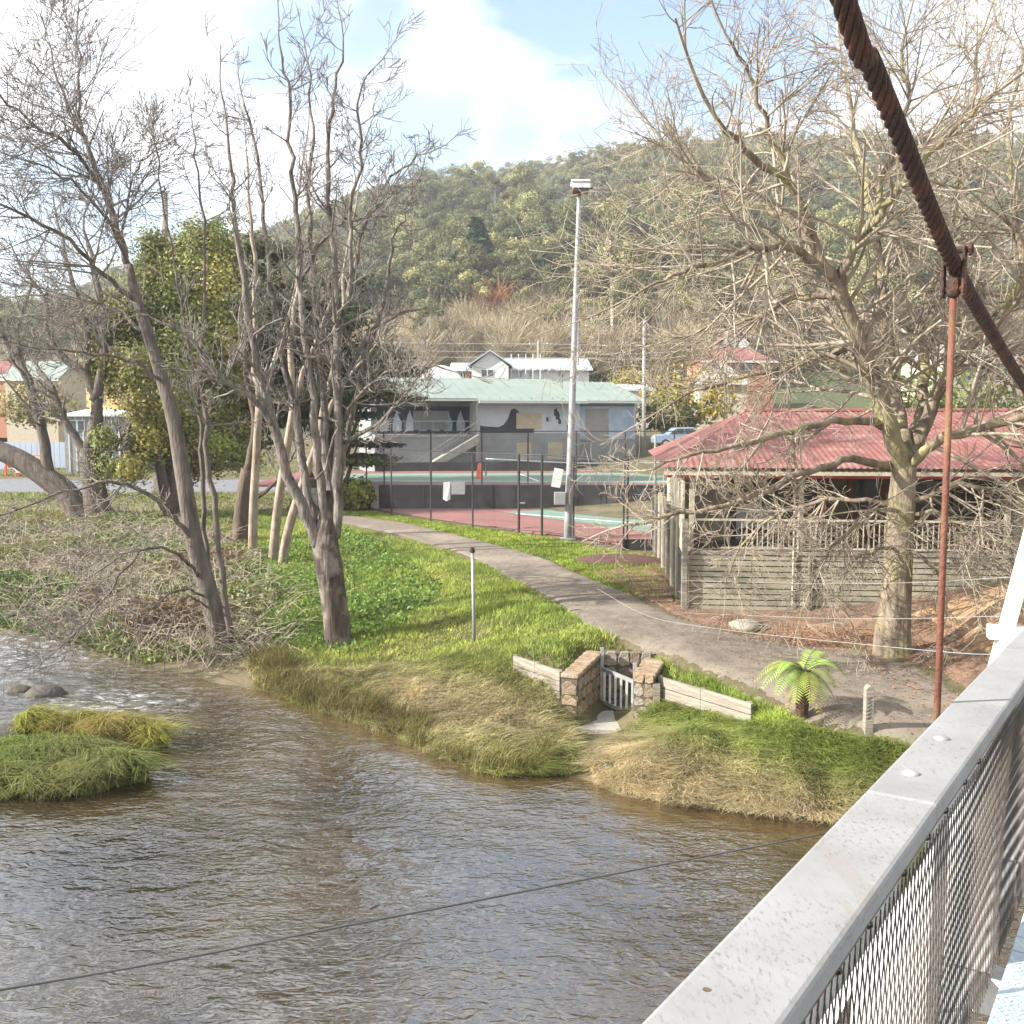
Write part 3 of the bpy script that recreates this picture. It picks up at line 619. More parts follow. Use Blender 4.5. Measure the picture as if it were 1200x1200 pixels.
# the broad tree by the path, right
B = Bare(21, up=.03, wig=.15, lenf=.62, ang=(25, 60), rmin=.0052, kids=(3, 6), droop=.05)
big = dict(n=33, L=2.8, lvl=2); med = dict(n=22, L=2.2, lvl=2); low = dict(n=34, L=1.7, lvl=2, bias=(0, 0, -.55))
bare_tree('bare_tree', 'broad leafless tree with thick pale trunk in front of the slatted verandah', (1047, 768), None,
  [(1047, 770, 0, .47), (1046, 745, 0, .40), (1050, 700, 0, .345), (1054, 640, 0, .32), (1057, 590, 0, .31), (1060, 545, 0, .27), (1060, 505, .3, .12)],
  [(lerp_r([(1060, 560), (1042, 500, -.3), (1022, 440, -.6), (1000, 385, -.8), (985, 340, -1), (965, 310, -1.2), (942, 250, -1.4), (925, 215, -1.6), (885, 185, -2), (840, 140, -2.5)], .22, .05), big),
   (lerp_r([(985, 340, -1), (990, 310, -1.2), (1012, 275, -1.5), (1040, 240, -1.8), (1070, 205, -2.2), (1110, 160, -2.6), (1165, 110, -3)], .11, .04), big),
   (lerp_r([(962, 305, -1.2), (938, 272, -1), (905, 250, -.6), (865, 232, 0), (810, 200, .5), (765, 150, 1)], .10, .03), big),
   (lerp_r([(1060, 550), (1052, 490, .8), (1042, 430, 1.2), (1036, 340, 1.5), (1028, 285, 1.6), (1015, 215, 1.8), (1000, 140, 2), (985, 60, 2.2)], .19, .04), big),
   (lerp_r([(1062, 548), (1082, 500, .3), (1110, 440, .5), (1150, 395, .3), (1200, 335, 0), (1260, 260, -.4), (1300, 180, -.6)], .18, .05), big),
   (lerp_r([(1064, 540), (1080, 470, 1), (1086, 400, 1.6), (1100, 320, 2.2), (1120, 230, 2.8), (1135, 130, 3.2), (1150, 40, 3.5)], .16, .04), big),
   (lerp_r([(1062, 555), (1095, 520, -.6), (1160, 500, -1), (1240, 470, -1.4), (1320, 430, -1.6)], .13, .05), big),
   (lerp_r([(1045, 545), (1000, 540, -.8), (950, 552, -1.3), (890, 578, -1.8), (830, 597, -2), (770, 606, -2.1), (725, 618, -2.1)], .10, .025), dict(n=24, L=1.25, lvl=2, t0=.3, bias=(-.2, 0, -.05))),
   (lerp_r([(1035, 500, -.2), (990, 490, -1.2), (930, 505, -2), (870, 520, -2.5), (810, 535, -2.8), (750, 552, -3)], .10, .02), dict(n=20, L=1.5, lvl=2, t0=.2, bias=(-.2, 0, -.2))),
   (lerp_r([(1008, 400, -.8), (960, 420, -.2), (890, 438, .5), (830, 452, 1), (775, 480, 1.4)], .10, .02), med),
   (lerp_r([(972, 320, -1.1), (925, 290, -1.8), (880, 292, -2.4), (835, 310, -2.8), (790, 322, -3.2), (745, 345, -3.4)], .10, .02), big),
   (lerp_r([(990, 350, -1), (930, 350, -.4), (880, 372, .2), (830, 385, .6), (780, 400, 1)], .09, .02), med),
   (lerp_r([(925, 215, -1.6), (900, 150, -1.9), (880, 90, -2.2), (850, 40, -2.6)], .07, .025), med),
   (lerp_r([(1012, 275, -1.5), (1040, 200, -1.6), (1060, 120, -1.8), (1060, 40, -2)], .07, .025), big),
   (lerp_r([(1150, 395, .3), (1190, 420, .6), (1240, 430, 1)], .09, .04), med),
   (lerp_r([(1200, 335, 0), (1190, 250, .5), (1180, 160, .8), (1200, 60, 1)], .09, .03), big),
   (lerp_r([(1060, 600), (1020, 600, -.9), (975, 640, -1.3), (950, 690, -1.5)], .06, .015), low),
   (lerp_r([(1052, 640), (1010, 650, -1), (985, 690, -1.4), (1000, 735, -1.5)], .05, .012), dict(n=16, L=1.0, lvl=2, bias=(0, 0, -.4))),
   (lerp_r([(1062, 600), (1105, 605, -.8), (1150, 640, -1.2), (1180, 690, -1.4)], .06, .015), low),
   (lerp_r([(1058, 640), (1090, 660, -.8), (1110, 700, -1.1), (1105, 745, -1.2)], .05, .012), dict(n=14, L=1.0, lvl=2, bias=(0, 0, -.4))),
   (lerp_r([(1062, 590), (1120, 570, -1), (1190, 580, -1.5), (1260, 610, -1.8)], .07, .02), low),
   (lerp_r([(1050, 590), (985, 585, .4), (920, 600, .8), (870, 640, .9), (850, 690, .9)], .06, .014), low)],
  (M['bark_oak'], M['twig_oak']), B, rs=.88)

# many-stemmed tree on the bank, centre left
B = Bare(5, up=.12, wig=.2, lenf=.6, ang=(25, 65), rmin=.0075, kids=(3, 5))
md = dict(n=20, L=1.7, lvl=2, t0=.25, rf=.45); sm = dict(n=14, L=1.4, lvl=2, t0=.15)
bare_tree('bare_tree', 'leafless tree forking into many grey stems on the grassy bank', (396, 756), None,
  [(398, 760, 0, .40), (396, 740, 0, .34), (391, 700, 0, .33), (386, 665, 0, .35), (382, 640, 0, .34), (384, 612, 0, .26), (387, 575, 0, .10)],
  [(lerp_r([(378, 648), (352, 590, -.2), (328, 525, -.4), (318, 480, -.5), (300, 415, -.6), (285, 330, -.6), (275, 255, -.7), (272, 195, -.8), (262, 120, -.9)], .19, .03), md),
   (lerp_r([(322, 500, -.5), (290, 462, -.8), (258, 440, -1), (230, 402, -1.3), (200, 382, -1.5), (165, 368, -1.7)], .10, .03), sm),
   (lerp_r([(376, 642), (362, 580, .2), (350, 500, .4), (338, 450, .5), (325, 390, .6), (318, 340, .6), (308, 260, .7), (300, 180, .8), (283, 110, .9)], .15, .03), md),
   (lerp_r([(384, 630), (372, 540, -.3), (366, 470, -.4), (358, 400, -.4), (352, 330, -.5), (346, 250, -.5), (342, 185, -.6), (338, 110, -.6), (328, 55, -.7)], .15, .03), md),
   (lerp_r([(388, 630, .1), (385, 560, .4), (381, 500, .6), (377, 430, .8), (370, 370, .9), (365, 300, 1), (362, 220, 1.1), (366, 150, 1.2), (360, 70, 1.3)], .16, .03), md),
   (lerp_r([(393, 630), (395, 545, -.2), (396, 470, -.3), (394, 400, -.3), (393, 330, -.3), (387, 255, -.4), (384, 180, -.5), (390, 115, -.6), (402, 60, -.7)], .17, .03), md),
   (lerp_r([(397, 560, 0), (408, 500, .5), (422, 440, .8), (440, 385, 1), (455, 325, 1.2), (460, 282, 1.3), (476, 250, 1.4), (486, 218, 1.5)], .10, .025), sm),
   (lerp_r([(396, 510), (415, 470, -.4), (450, 438, -.8), (485, 430, -1.1), (520, 432, -1.3)], .07, .02), sm),
   (lerp_r([(397, 520), (432, 505, -.6), (462, 478, -1), (480, 455, -1.2), (500, 430, -1.4)], .07, .02), sm),
   (lerp_r([(394, 420), (406, 350, .4), (420, 290, .6), (440, 240, .8), (465, 202, 1), (500, 180, 1.2)], .09, .022), md),
   (lerp_r([(394, 385), (412, 330, -.5), (410, 250, -.8), (424, 180, -1), (420, 120, -1.1), (438, 80, -1.2)], .08, .02), md),
   (lerp_r([(352, 330), (375, 290, -.3), (400, 262, -.5), (430, 255, -.7), (460, 220, -.8)], .06, .02), sm),
   (lerp_r([(396, 470), (425, 400, .4), (460, 370, .8), (500, 360, 1)], .06, .02), sm),
   (lerp_r([(368, 490), (395, 500, -.8), (372, 560, -1), (350, 545, -1.1)], .05, .02), None)],
  (M['bark_grey'], M['twig_grey'], M['bark_trunk']), B, rs=.78)

# tree leaning over the river, left
B = Bare(9, up=.06, wig=.13, lenf=.64, ang=(25, 55), rmin=.0075, kids=(4, 5))
md = dict(n=26, L=2.3, lvl=2, t0=.15, rf=.5); sm = dict(n=12, L=1.4, lvl=2, t0=.2); dr = dict(n=18, L=1.7, lvl=2, t0=.25, bias=(-.5, 0, -.45))
bare_tree('bare_tree', 'tall leafless tree leaning left with branches drooping into the river', (260, 760), None,
  [(264, 764, 0, .42), (256, 740, 0, .36), (243, 690, 0, .32), (228, 635, 0, .29), (215, 560, 0, .27), (205, 500, 0, .25), (192, 450, 0, .23), (176, 400, 0, .21), (160, 350, 0, .18), (150, 310, 0, .16)],
  [(lerp_r([(150, 312), (138, 270, 0), (120, 220, .2), (105, 175, .3), (95, 145, .3), (93, 90, .4), (90, 40, .5)], .15, .03), md),
   (lerp_r([(160, 352), (122, 322, -.6), (90, 290, -1), (48, 262, -1.4), (0, 240, -1.8), (-60, 226, -2)], .11, .03), md),
   (lerp_r([(172, 390), (135, 365, .8), (95, 352, 1.2), (45, 345, 1.6), (0, 350, 2)], .09, .025), md),
   (lerp_r([(124, 228, .2), (82, 172, -.5), (40, 148, -1), (0, 110, -1.4), (-30, 70, -1.6)], .09, .025), md),
   (lerp_r([(142, 280), (152, 222, .8), (166, 190, 1.2), (195, 170, 1.6)], .06, .02), md),
   (lerp_r([(105, 175, .3), (76, 120, .8), (60, 65, 1.2), (52, 30, 1.4)], .06, .02), md),
   (lerp_r([(196, 452), (160, 424, -.5), (112, 416, -1), (60, 408, -1.5), (0, 402, -2)], .09, .025), sm),
   (lerp_r([(150, 312), (120, 250, -1), (70, 205, -1.6), (20, 185, -2.2)], .08, .025), md),
   (lerp_r([(228, 640), (200, 600, -.6), (160, 572, -1.2), (118, 566, -1.6), (60, 582, -2), (0, 604, -2.4), (-40, 625, -2.5)], .11, .02), dr),
   (lerp_r([(236, 678), (215, 655, -.8), (182, 642, -1.3), (150, 662, -1.8), (112, 715, -2.3), (70, 758, -2.6), (35, 790, -2.8)], .08, .014), dr),
   (lerp_r([(244, 702), (215, 690, -1), (178, 712, -1.6), (150, 765, -2.2), (128, 815, -2.6)], .06, .012), dict(n=10, L=1.2, lvl=1, t0=.25, bias=(-.3, 0, -.5))),
   (lerp_r([(240, 690), (205, 655, .4), (150, 645, .6), (90, 690, .6), (50, 740, .5)], .06, .014), dr),
   (lerp_r([(248, 715), (220, 700, -1.4), (200, 735, -1.8), (193, 790, -2)], .05, .012), dict(n=8, L=.9, lvl=1, bias=(-.2, 0, -.4))),
   (lerp_r([(270, 750, -.2), (263, 690, -.2), (250, 600, -.2), (243, 520, -.1), (238, 440, 0), (237, 380, 0), (240, 300, .2), (234, 220, .4), (226, 150, .5)], .15, .03), dict(n=12, L=1.5, lvl=2, t0=.35)),
   (lerp_r([(252, 710, .3), (242, 640, .6), (237, 560, .8), (235, 500, .9), (229, 440, 1), (216, 380, 1.1), (206, 320, 1.2), (192, 250, 1.3), (182, 170, 1.4)], .12, .028), dict(n=12, L=1.5, lvl=2, t0=.35))],
  (M['bark_brown'], M['twig_grey']), B, rs=.60)

# smooth pale trunks behind, between the two
B = Bare(14, up=.16, wig=.18, lenf=.6, rmin=.010, kids=(2, 4)); md = dict(n=9, L=1.8, lvl=2, t0=.45)
for lab, D, lines in (('slim pale trunk with cream bark, left one of the row behind the bank trees', 37, [(296, 652), (297, 600), (300, 540), (304, 470), (298, 400), (300, 320), (292, 240), (288, 170)]),
                      ('slim pale trunk with cream bark, middle one of the row behind the bank trees', 36, [(318, 668), (325, 600), (334, 540), (345, 470), (340, 400), (352, 320), (348, 240), (360, 160)]),
                      ('slanting pale trunk with cream bark, right one of the row behind the bank trees', 35.5, [(326, 690), (336, 630), (352, 575), (372, 520), (384, 460), (400, 390), (405, 310), (420, 220)])):
    B.fine = []; B.mid = []
    bare_tree('slim_tree', lab, lines[0], D, lerp_r(lines[:4], .165, .12), [(lerp_r(lines[3:], .12, .025), md), (lerp_r([lines[3], (lines[3][0]+25, lines[4][1]), (lines[5][0]+50, lines[5][1])], .10, .03), md)], (M['bark_white'], M['twig_grey']), B, 'slim pale trunks')
B.fine = []; B.mid = []
bare_tree('dark_tree', 'short dark trunk with low side limbs behind the pale trunks', (283, 640), 41, [(281, 645, 0, .34), (284, 600, 0, .30), (290, 550, 0, .24)], [(lerp_r([(290, 555), (300, 500), (290, 440), (280, 380)], .2, .05), md), (lerp_r([(286, 590), (310, 575), (330, 560), (345, 530)], .1, .03), md)], (M['bark_dark'], M['twig_grey']), B)
# old trees on the flat, far left
B = Bare(31, up=.08, wig=.24, lenf=.62, rmin=.012, kids=(3, 4)); md = dict(n=12, L=2.6, lvl=2, t0=.25, rcap=.08)
bare_tree('old_tree', 'old leafless tree with thick trunk leaning far left beside the road', (96, 602), 50,
  [(98, 606, 0, .62), (80, 580, 0, .52), (55, 560, 0, .50), (20, 537, 0, .46), (-30, 515, 0, .40), (-90, 480, 0, .3)],
  [(lerp_r([(58, 562), (50, 510), (42, 470), (25, 430), (5, 395), (-10, 340)], .28, .06), md), (lerp_r([(48, 500), (38, 455), (20, 400), (35, 340)], .16, .05), md), (lerp_r([(-30, 515), (-40, 440), (-30, 380)], .2, .06), md)], (M['bark_brown'], M['twig_grey']), B)
B.fine = []; B.mid = []
bare_tree('old_tree', 'upright leafless tree forking low beside the grey shed', (114, 596), 49,
  [(116, 602, 0, .60), (110, 570, 0, .50), (106, 540, 0, .48), (105, 525, 0, .42)],
  [(lerp_r([(105, 530), (112, 490), (112, 470), (98, 435), (80, 425), (58, 395), (52, 350), (30, 320)], .32, .06), md),
   (lerp_r([(110, 470), (122, 420), (118, 360), (108, 300), (98, 270)], .24, .06), md),
   (lerp_r([(106, 538), (90, 515), (78, 495), (68, 470), (60, 450)], .24, .08), md),
   (lerp_r([(102, 440), (100, 380), (82, 320), (70, 270)], .18, .05), md),
   (lerp_r([(112, 550), (128, 535), (142, 515), (160, 490)], .14, .05), md)], (M['bark_brown'], M['twig_grey']), B)

# ------------------------------------------------------------------ leafy trees
def leafy(name, label, base, lobes, leaf, n, tint, seed, mt='leaf', trunk=None, twig=None, layered=False, cat='tree', core=None):
    """lobes: list of (centre xyz, radii xyz)"""
    r = np.random.default_rng(seed); root = thing(name, base, label, cat); Cs = []; Ts = []; Os = []
    vol = np.array([a*b*c for _, (a, b, c) in lobes])**.67; vol /= vol.sum()
    for (ctr, rad), w in zip(lobes, vol):
        # each lobe is a set of smaller clumps on its shell
        nc = max(6, int(110*w)); k = int(n*w/nc)
        for _ in range(nc):
            d = r.normal(size=3); d /= np.linalg.norm(d); cc = np.array(ctr)+d*np.array(rad)*r.uniform(.55, 1.0)
            q = r.normal(size=(k, 3)); s = np.array(rad)*r.uniform(.16, .30)
            if layered: s = s*np.array([1.35, 1.35, .5])
            Cs.append(cc+q*s); Os.append(q/(s+.01)*s.mean()+d*.8+np.array([0, 0, .2])); Ts.append(np.array(tint)[None]*r.uniform(.55, 1.3)*r.uniform(.8, 1.2, (k, 1))*np.array([r.uniform(.85, 1.2), 1, r.uniform(.8, 1.1)])[None])
    C = np.vstack(Cs); T = np.vstack(Ts); V = leaf_cards(C, leaf, r, out=np.vstack(Os))
    link('crown', quads_mesh('crown', V, np.arange(len(V)).reshape(-1, 4), np.repeat(T, 4, 0)), M[mt], root)
    tm = MB(); b = np.array(base)
    for (ctr, rad) in lobes[:6]:
        p, q = smooth_line([b-[0, 0, .3], b*.6+np.array(ctr)*.4+r.normal(0, .3, 3), np.array(ctr)+[0, 0, rad[2]*.6]], [trunk or .3, .16, .03], 4); tm.tube(p, q, 7)
    obj('trunk', tm, M['bark_dark'], root, smooth=True)
    return root
def lob(px, py, D, rx, rz): 
    p = aty(px, py, D); return (p, (rx, rx*.85, rz))
gb = put(*aty(200, 590, 50)[:2])
leafy('evergreen_tree', 'tall yellow green evergreen tree behind the leaning river tree', gb, [lob(225, 300, 51, 2.2, 2.0), (lob(180, 340, 51, 2.0, 2.2)), lob(250, 345, 51, 2.0, 2.4), lob(150, 400, 50, 2.2, 2.2), lob(205, 405, 51, 2.4, 2.4), lob(170, 470, 49, 2.0, 2.2), lob(150, 525, 49, 1.6, 1.6), lob(235, 450, 51, 2.3, 2.5), lob(130, 370, 50, 1.5, 1.5), lob(250, 520, 51, 2.2, 1.8), lob(195, 300, 51, 1.6, 1.5), lob(200, 500, 51, 2.2, 2.2), lob(125, 430, 50, 1.3, 1.6), lob(265, 400, 51, 2.0, 2.2)], .085, 110000, (.255, .27, .075), 3, trunk=.35)
gb = put(*aty(380, 580, 54)[:2])
leafy('evergreen_tree', 'dark green evergreen tree with layered boughs left of the tennis courts', gb, [lob(400, 400, 54, 2.2, 1.6), lob(360, 380, 55, 2.4, 1.8), lob(310, 400, 55, 2.6, 2.0), lob(430, 470, 54, 2.4, 1.0), lob(400, 440, 54, 2.4, 1.4), lob(420, 530, 54, 2.2, .9), lob(330, 460, 55, 2.8, 1.8), lob(290, 320, 56, 2.0, 1.8), lob(380, 500, 54, 2.2, 1.0), lob(300, 500, 56, 2.4, 1.8), lob(445, 430, 54, 1.6, 1.0), lob(350, 430, 55, 2.8, 2.2), lob(270, 440, 56, 2.6, 2.2), lob(375, 460, 54, 2.4, 1.8), lob(330, 365, 55, 2.4, 1.8), lob(280, 375, 56, 2.2, 2.0), lob(385, 360, 55, 2.0, 1.6)], .12, 100000, (.07, .092, .034), 4, trunk=.4, layered=True)
for lab, px, py, D, rx, rz, tint in (('yellow flowering wattle bush behind the car', 812, 455, 84, 3.4, 2.6, (.36, .29, .045)), ('small yellow green bush between the far houses', 742, 442, 100, 1.8, 1.2, (.30, .28, .05)), ('bright green bush on the rise behind the red roof, right of the thick trunk', 1130, 470, 62, 3.4, 2.6, (.17, .22, .05)), ('green bush on the rise seen through the fork of the broad tree', 1065, 480, 58, 2.2, 1.8, (.16, .22, .05)), ('olive bush beside the yellow wattle', 780, 480, 80, 2.6, 1.4, (.16, .16, .05)), ('yellow green hedge bush at the left end of the court wall', 414, 575, 53, .9, .7, (.22, .24, .04)), ('yellow bush in front of the left sheds', 45, 470, 86, 3.0, 1.8, (.27, .23, .07))):
    c, rr = lob(px, py, D, rx, rz); base = np.array([c[0], c[1], c[2]-rz*1.2])
    leafy('garden_bush', lab, base, [(c, rr), (c+[rx*.6, .3, -.3*rz], (rx*.6, rx*.6, rz*.7)), (c+[-rx*.6, .2, -.4*rz], (rx*.6, rx*.6, rz*.6)), (c+[0, 0, -rz*.7], (rx*.8, rx*.7, rz*.6))], .13 if rx < 2 else .2, 1500, tint, int(px), trunk=.08, cat='bush')

# ------------------------------------------------------------------ grass, ivy, reeds, litter
def blades(name, P, h, w, tint, r, lean=.35, segs=2, droop=0., flow=None, mt='leaf'):
    n = len(P); a = r.uniform(0, 2*PI, n); d = np.stack([np.cos(a), np.sin(a), np.zeros(n)], 1)
    if flow is not None: d = d*.55+np.array(flow); d /= np.linalg.norm(d, axis=1)[:, None]
    side = np.stack([-d[:, 1], d[:, 0], np.zeros(n)], 1)
    sa = r.uniform(0, 2*PI, n); side = np.stack([np.cos(sa), np.sin(sa), np.zeros(n)], 1)
    ci = (np.floor(P[:, 0]/.33+.4*np.sin(P[:, 1]*3)).astype(int)*73856093 ^ np.floor(P[:, 1]/.33+.4*np.sin(P[:, 0]*3)).astype(int)*19349663) % 4096
    tab = r.uniform(size=(4096, 3)); ca_ = tab[ci, 0]*2*PI; d = d*.9+.6*np.stack([np.cos(ca_), np.sin(ca_), np.zeros(n)], 1); d /= np.linalg.norm(d, axis=1)[:, None]+1e-9
    if flow is not None: d = d+np.array(flow)*.6; d /= np.linalg.norm(d, axis=1)[:, None]+1e-9
    tint = tint*(.72+.56*tab[ci, 1])[:, None]; h = h*(.7+.6*tab[ci, 2])
    L = lean*r.uniform(.2, 1.6, n)
    rings = []
    for i in range(segs+1):
        t = i/segs
        c = P+d*(h*L*t**1.6)[:, None]+np.array([0, 0, 1.])*(h*(t-droop*t*t))[:, None]
        rings.append((c, w*(1-t*.92)))
    V = []
    for c, ww in rings: V += [c-side*ww[:, None], c+side*ww[:, None]]
    V = np.stack(V, 1); m = V.shape[1]
    q = np.array([[2*i, 2*i+1, 2*i+3, 2*i+2] for i in range(segs)])
    F = (q[None]+(np.arange(n)*m)[:, None, None]).reshape(-1, 4)
    C = np.repeat(tint, m, 0)
    return quads_mesh(name, V.reshape(-1, 3), F, C)
def scatter(n, poly, r, xr, yr, near=20., p=1.4):
    out = []; tot = 0
    while tot < n:
        x = r.uniform(*xr, 60000); y = r.uniform(*yr, 60000); k = r.uniform(size=60000) < (near/np.maximum(y, near))**p; x = x[k]; y = y[k]
        z = hgt(x, y); qx, qy = project(np.stack([x, y, z], 1)); ok = inpoly(qx, qy, poly) & (z > ZW-.05)
        P = np.stack([x, y, z], 1)[ok]; out.append(P); tot += len(P)
        if len(out) > 60: break
    return np.vstack(out)[:n]
def patch(P, f, ph=0): return .5+.25*(np.sin(P[:, 0]*f+ph+1.3*np.sin(P[:, 1]*f*.7))+np.sin(P[:, 1]*f*1.1+ph*2+1.7*np.sin(P[:, 0]*f*.6)))
G1 = np.array([.36, .41, .08]); G2 = np.array([.19, .27, .055]); STRAW = np.array([.52, .44, .26]); DRYG = np.array([.25, .225, .07])
def mixt(a, b, t): return a[None]*(1-t)[:, None]+b[None]*t[:, None]
def grass_all():
    r = np.random.default_rng(8)
    near_path = [(a, b) for a, b in PN[3:10]]
    bank = [(300, 640), (300, 605)]+[(a, b+2) for a, b in PN[3:10]]+[(720, 785), (680, 795), (640, 800), (600, 810), (520, 815), (430, 815), (330, 800), (300, 740)]
    P = scatter(100000, bank, r, (-14, 6), (18, 56)); t = np.clip(patch(P, .9)+r.normal(0, .2, len(P)), 0, 1)
    qx, qy = project(P); dry = np.clip((qy-735)/80, 0, 1)*r.uniform(0, 1.2, len(P))
    T = mixt(G1, G2, t); T = T*(1-np.clip(dry, 0, 1)[:, None])+DRYG[None]*np.clip(dry, 0, 1)[:, None]; T *= r.uniform(.7, 1.3, (len(P), 1))
    tag(link('bank_grass', blades('bank_grass', P, .10*r.uniform(.5, 1.4, len(P))*(.5+patch(P, 1.7, 2)), np.full(len(P), .010)*r.uniform(.7, 1.6, len(P)), T, r, .7, 2), M['leaf']), 'lush green grass on the bank below the path', 'grass', kind='stuff')
    # leafy weeds on the bank
    P = scatter(9000, [(300, 640), (400, 620), (450, 640), (520, 690), (470, 740), (420, 770), (320, 760), (300, 700)], r, (-14, 2), (20, 46)); P[:, 2] += r.uniform(.03, .22, len(P))
    V = leaf_cards(P, .055, r); T = np.repeat(mixt(np.array([.17, .25, .04]), np.array([.09, .17, .04]), r.uniform(size=len(P)))*r.uniform(.7, 1.3, (len(P), 1)), 4, 0)
    tag(link('bank_weeds', quads_mesh('bank_weeds', V, np.arange(len(V)).reshape(-1, 4), T), M['leaf']), 'broad leaved green weeds among the bank grass', 'weeds', kind='stuff')
    # dry, matted grass down to the water, left of the stone gate
    dryp = [(285, 775), (330, 788), (430, 785), (500, 775), (560, 760), (602, 776), (665, 806), (672, 850), (676, 872), (690, 905), (610, 916), (560, 908), (500, 884), (430, 854), (370, 834), (300, 810)]
    P = scatter(52000, dryp, r, (-8, 4), (17, 30)); g = np.clip(patch(P, 1.3, 1)*1.5-.35+r.normal(0, .25, len(P)), 0, 1)
    T = mixt(STRAW, np.array([.28, .31, .085]), g)*r.uniform(.65, 1.25, (len(P), 1))
    tag(link('dry_grass', blades('dry_grass', P, .29*r.uniform(.5, 1.3, len(P)), np.full(len(P), .0075)*r.uniform(.7, 1.5, len(P)), T, r, 1.2, 3, .45, (.25, -.55, 0)), M['leaf']), 'matted dry grass sloping to the water left of the stone gate', 'grass', kind='stuff')
    # straw on the right bank
    strp = [(690, 892), (715, 868), (745, 850), (760, 822), (800, 830), (850, 842), (890, 850), (930, 850), (1010, 866), (1075, 880), (1120, 985), (960, 964), (850, 952), (760, 938), (700, 920)]
    P = scatter(62000, strp, r, (0, 10), (13, 21)); qx, qy = project(P)
    g = np.clip(1.25-np.abs(qx-1000)/150-(qy-900)/45+r.normal(0, .25, len(P)), 0, 1); g = np.maximum(g, np.clip((866-qy)/30, 0, 1)*.9*(qx > 850))
    T = mixt(np.array([.60, .50, .30]), np.array([.30, .36, .09]), g)*r.uniform(.65, 1.25, (len(P), 1))
    tag(link('straw_grass', blades('straw_grass', P, .30*r.uniform(.5, 1.3, len(P)), np.full(len(P), .0068)*r.uniform(.7, 1.5, len(P)), T, r, 1.2, 3, .5, (-.1, -.6, 0)), M['leaf']), 'straw coloured grass hanging over the river bank right of the stone gate', 'grass', kind='stuff')
    # reeds along the water line
    P = scatter(9000, [(290, 785), (300, 760), (340, 775), (430, 825), (500, 850), (560, 870), (615, 880), (650, 880), (625, 915), (560, 908), (500, 884), (430, 854), (370, 834), (300, 810)], r, (-8, 3), (17, 26))
    k = patch(P, 2.4, .7) > .42; P = P[k]; T = mixt(np.array([.17, .155, .05]), np.array([.28, .24, .10]), r.uniform(size=len(P)))*r.uniform(.6, 1.2, (len(P), 1))
    tag(link('bank_reeds', blades('bank_reeds', P, .55*r.uniform(.5, 1.2, len(P)), np.full(len(P), .011), T, r, .55, 3, .25, (.2, -.5, 0)), M['leaf']), 'dark olive reeds along the waterline of the left bank', 'reeds', kind='stuff')
    # lawns
    lawn = [(400, 598), (440, 600), (505, 611), (560, 619), (640, 630), (735, 648), (765, 650), (790, 700), (780, 705), (740, 698), (700, 682), (640, 655), (560, 633), (470, 612), (400, 604)]
    P = scatter(42000, lawn, r, (-14, 7), (25, 58)); qx, qy = project(P); t = np.clip(patch(P, .8)+r.normal(0, .2, len(P)), 0, 1); d = np.clip((qx-700)/90, 0, 1)*(r.uniform(size=len(P)) < .6)
    T = mixt(np.array([.29, .35, .055]), np.array([.20, .27, .045]), t); T = T*(1-d[:, None])+np.array([.26, .21, .10])[None]*d[:, None]
    keep = r.uniform(size=len(P)) > np.clip((qx-690)/130, 0, .85); P = P[keep]; T = T[keep]
    tag(link('lawn_grass', blades('lawn_grass', P, .07*r.uniform(.5, 1.3, len(P)), np.full(len(P), .017), T*r.uniform(.8, 1.2, (len(P), 1)), r, .5, 1), M['leaf']), 'short green lawn between the path and the tennis fence', 'grass', kind='stuff')
    P = scatter(16000, [(668, 797), (690, 776), (712, 772), (750, 774), (770, 776), (825, 794), (888, 826), (950, 855), (930, 862), (885, 850), (882, 832), (830, 820), (755, 812), (752, 790), (712, 778), (690, 790)], r, (1, 7), (15, 22)); T = mixt(G1, G2, np.clip(patch(P, 2)+r.normal(0, .2, len(P)), 0, 1))*r.uniform(.7, 1.3, (len(P), 1))
    qx, qy = project(P); keep = r.uniform(size=len(P)) > (patch(P, 3.1, 1) < .35)*(qx > 760)*.8; P = P[keep]; T = T[keep]
    tag(link('verge_grass', blades('verge_grass', P, .11*r.uniform(.4, 1.5, len(P)), np.full(len(P), .010), T, r, .6, 2), M['leaf']), 'green grass behind the timber edging and round the tree fern', 'grass', kind='stuff')
    P = scatter(22000, [(-150, 588), (300, 588), (400, 600), (300, 606), (300, 640), (200, 640), (-150, 615)], r, (-40, -5), (32, 75), near=40); T = mixt(np.array([.20, .26, .04]), np.array([.22, .20, .07]), np.clip(patch(P, .5)+r.normal(0, .2, len(P)), 0, 1))*r.uniform(.8, 1.2, (len(P), 1))
    tag(link('far_lawn_grass', blades('far_lawn_grass', P, .11*r.uniform(.5, 1.3, len(P)), np.full(len(P), .03), T, r, .5, 1), M['leaf']), 'green lawn along the far path on the left', 'grass', kind='stuff')
    P = scatter(14000, [(-100, 560), (300, 520), (400, 560), (400, 598), (300, 588), (-100, 586)], r, (-45, -5), (55, 95), near=60); T = mixt(np.array([.20, .26, .04]), np.array([.16, .20, .04]), np.clip(patch(P, .5)+r.normal(0, .2, len(P)), 0, 1))
    k = ~((P[:, 1] > 65.5) & (P[:, 1] < 77.5) & (P[:, 0] < -12)); P = P[k]; T = T[k]
    tag(link('park_grass', blades('park_grass', P, .12*r.uniform(.5, 1.3, len(P)), np.full(len(P), .05), T, r, .5, 1), M['leaf']), 'green park grass beyond the far path on the left', 'grass', kind='stuff')
    # ivy and ground cover, left bank
    ivy = [(-150, 612), (200, 612), (300, 640), (320, 700), (300, 790), (250, 796), (180, 783), (100, 762), (0, 736), (-150, 705)]
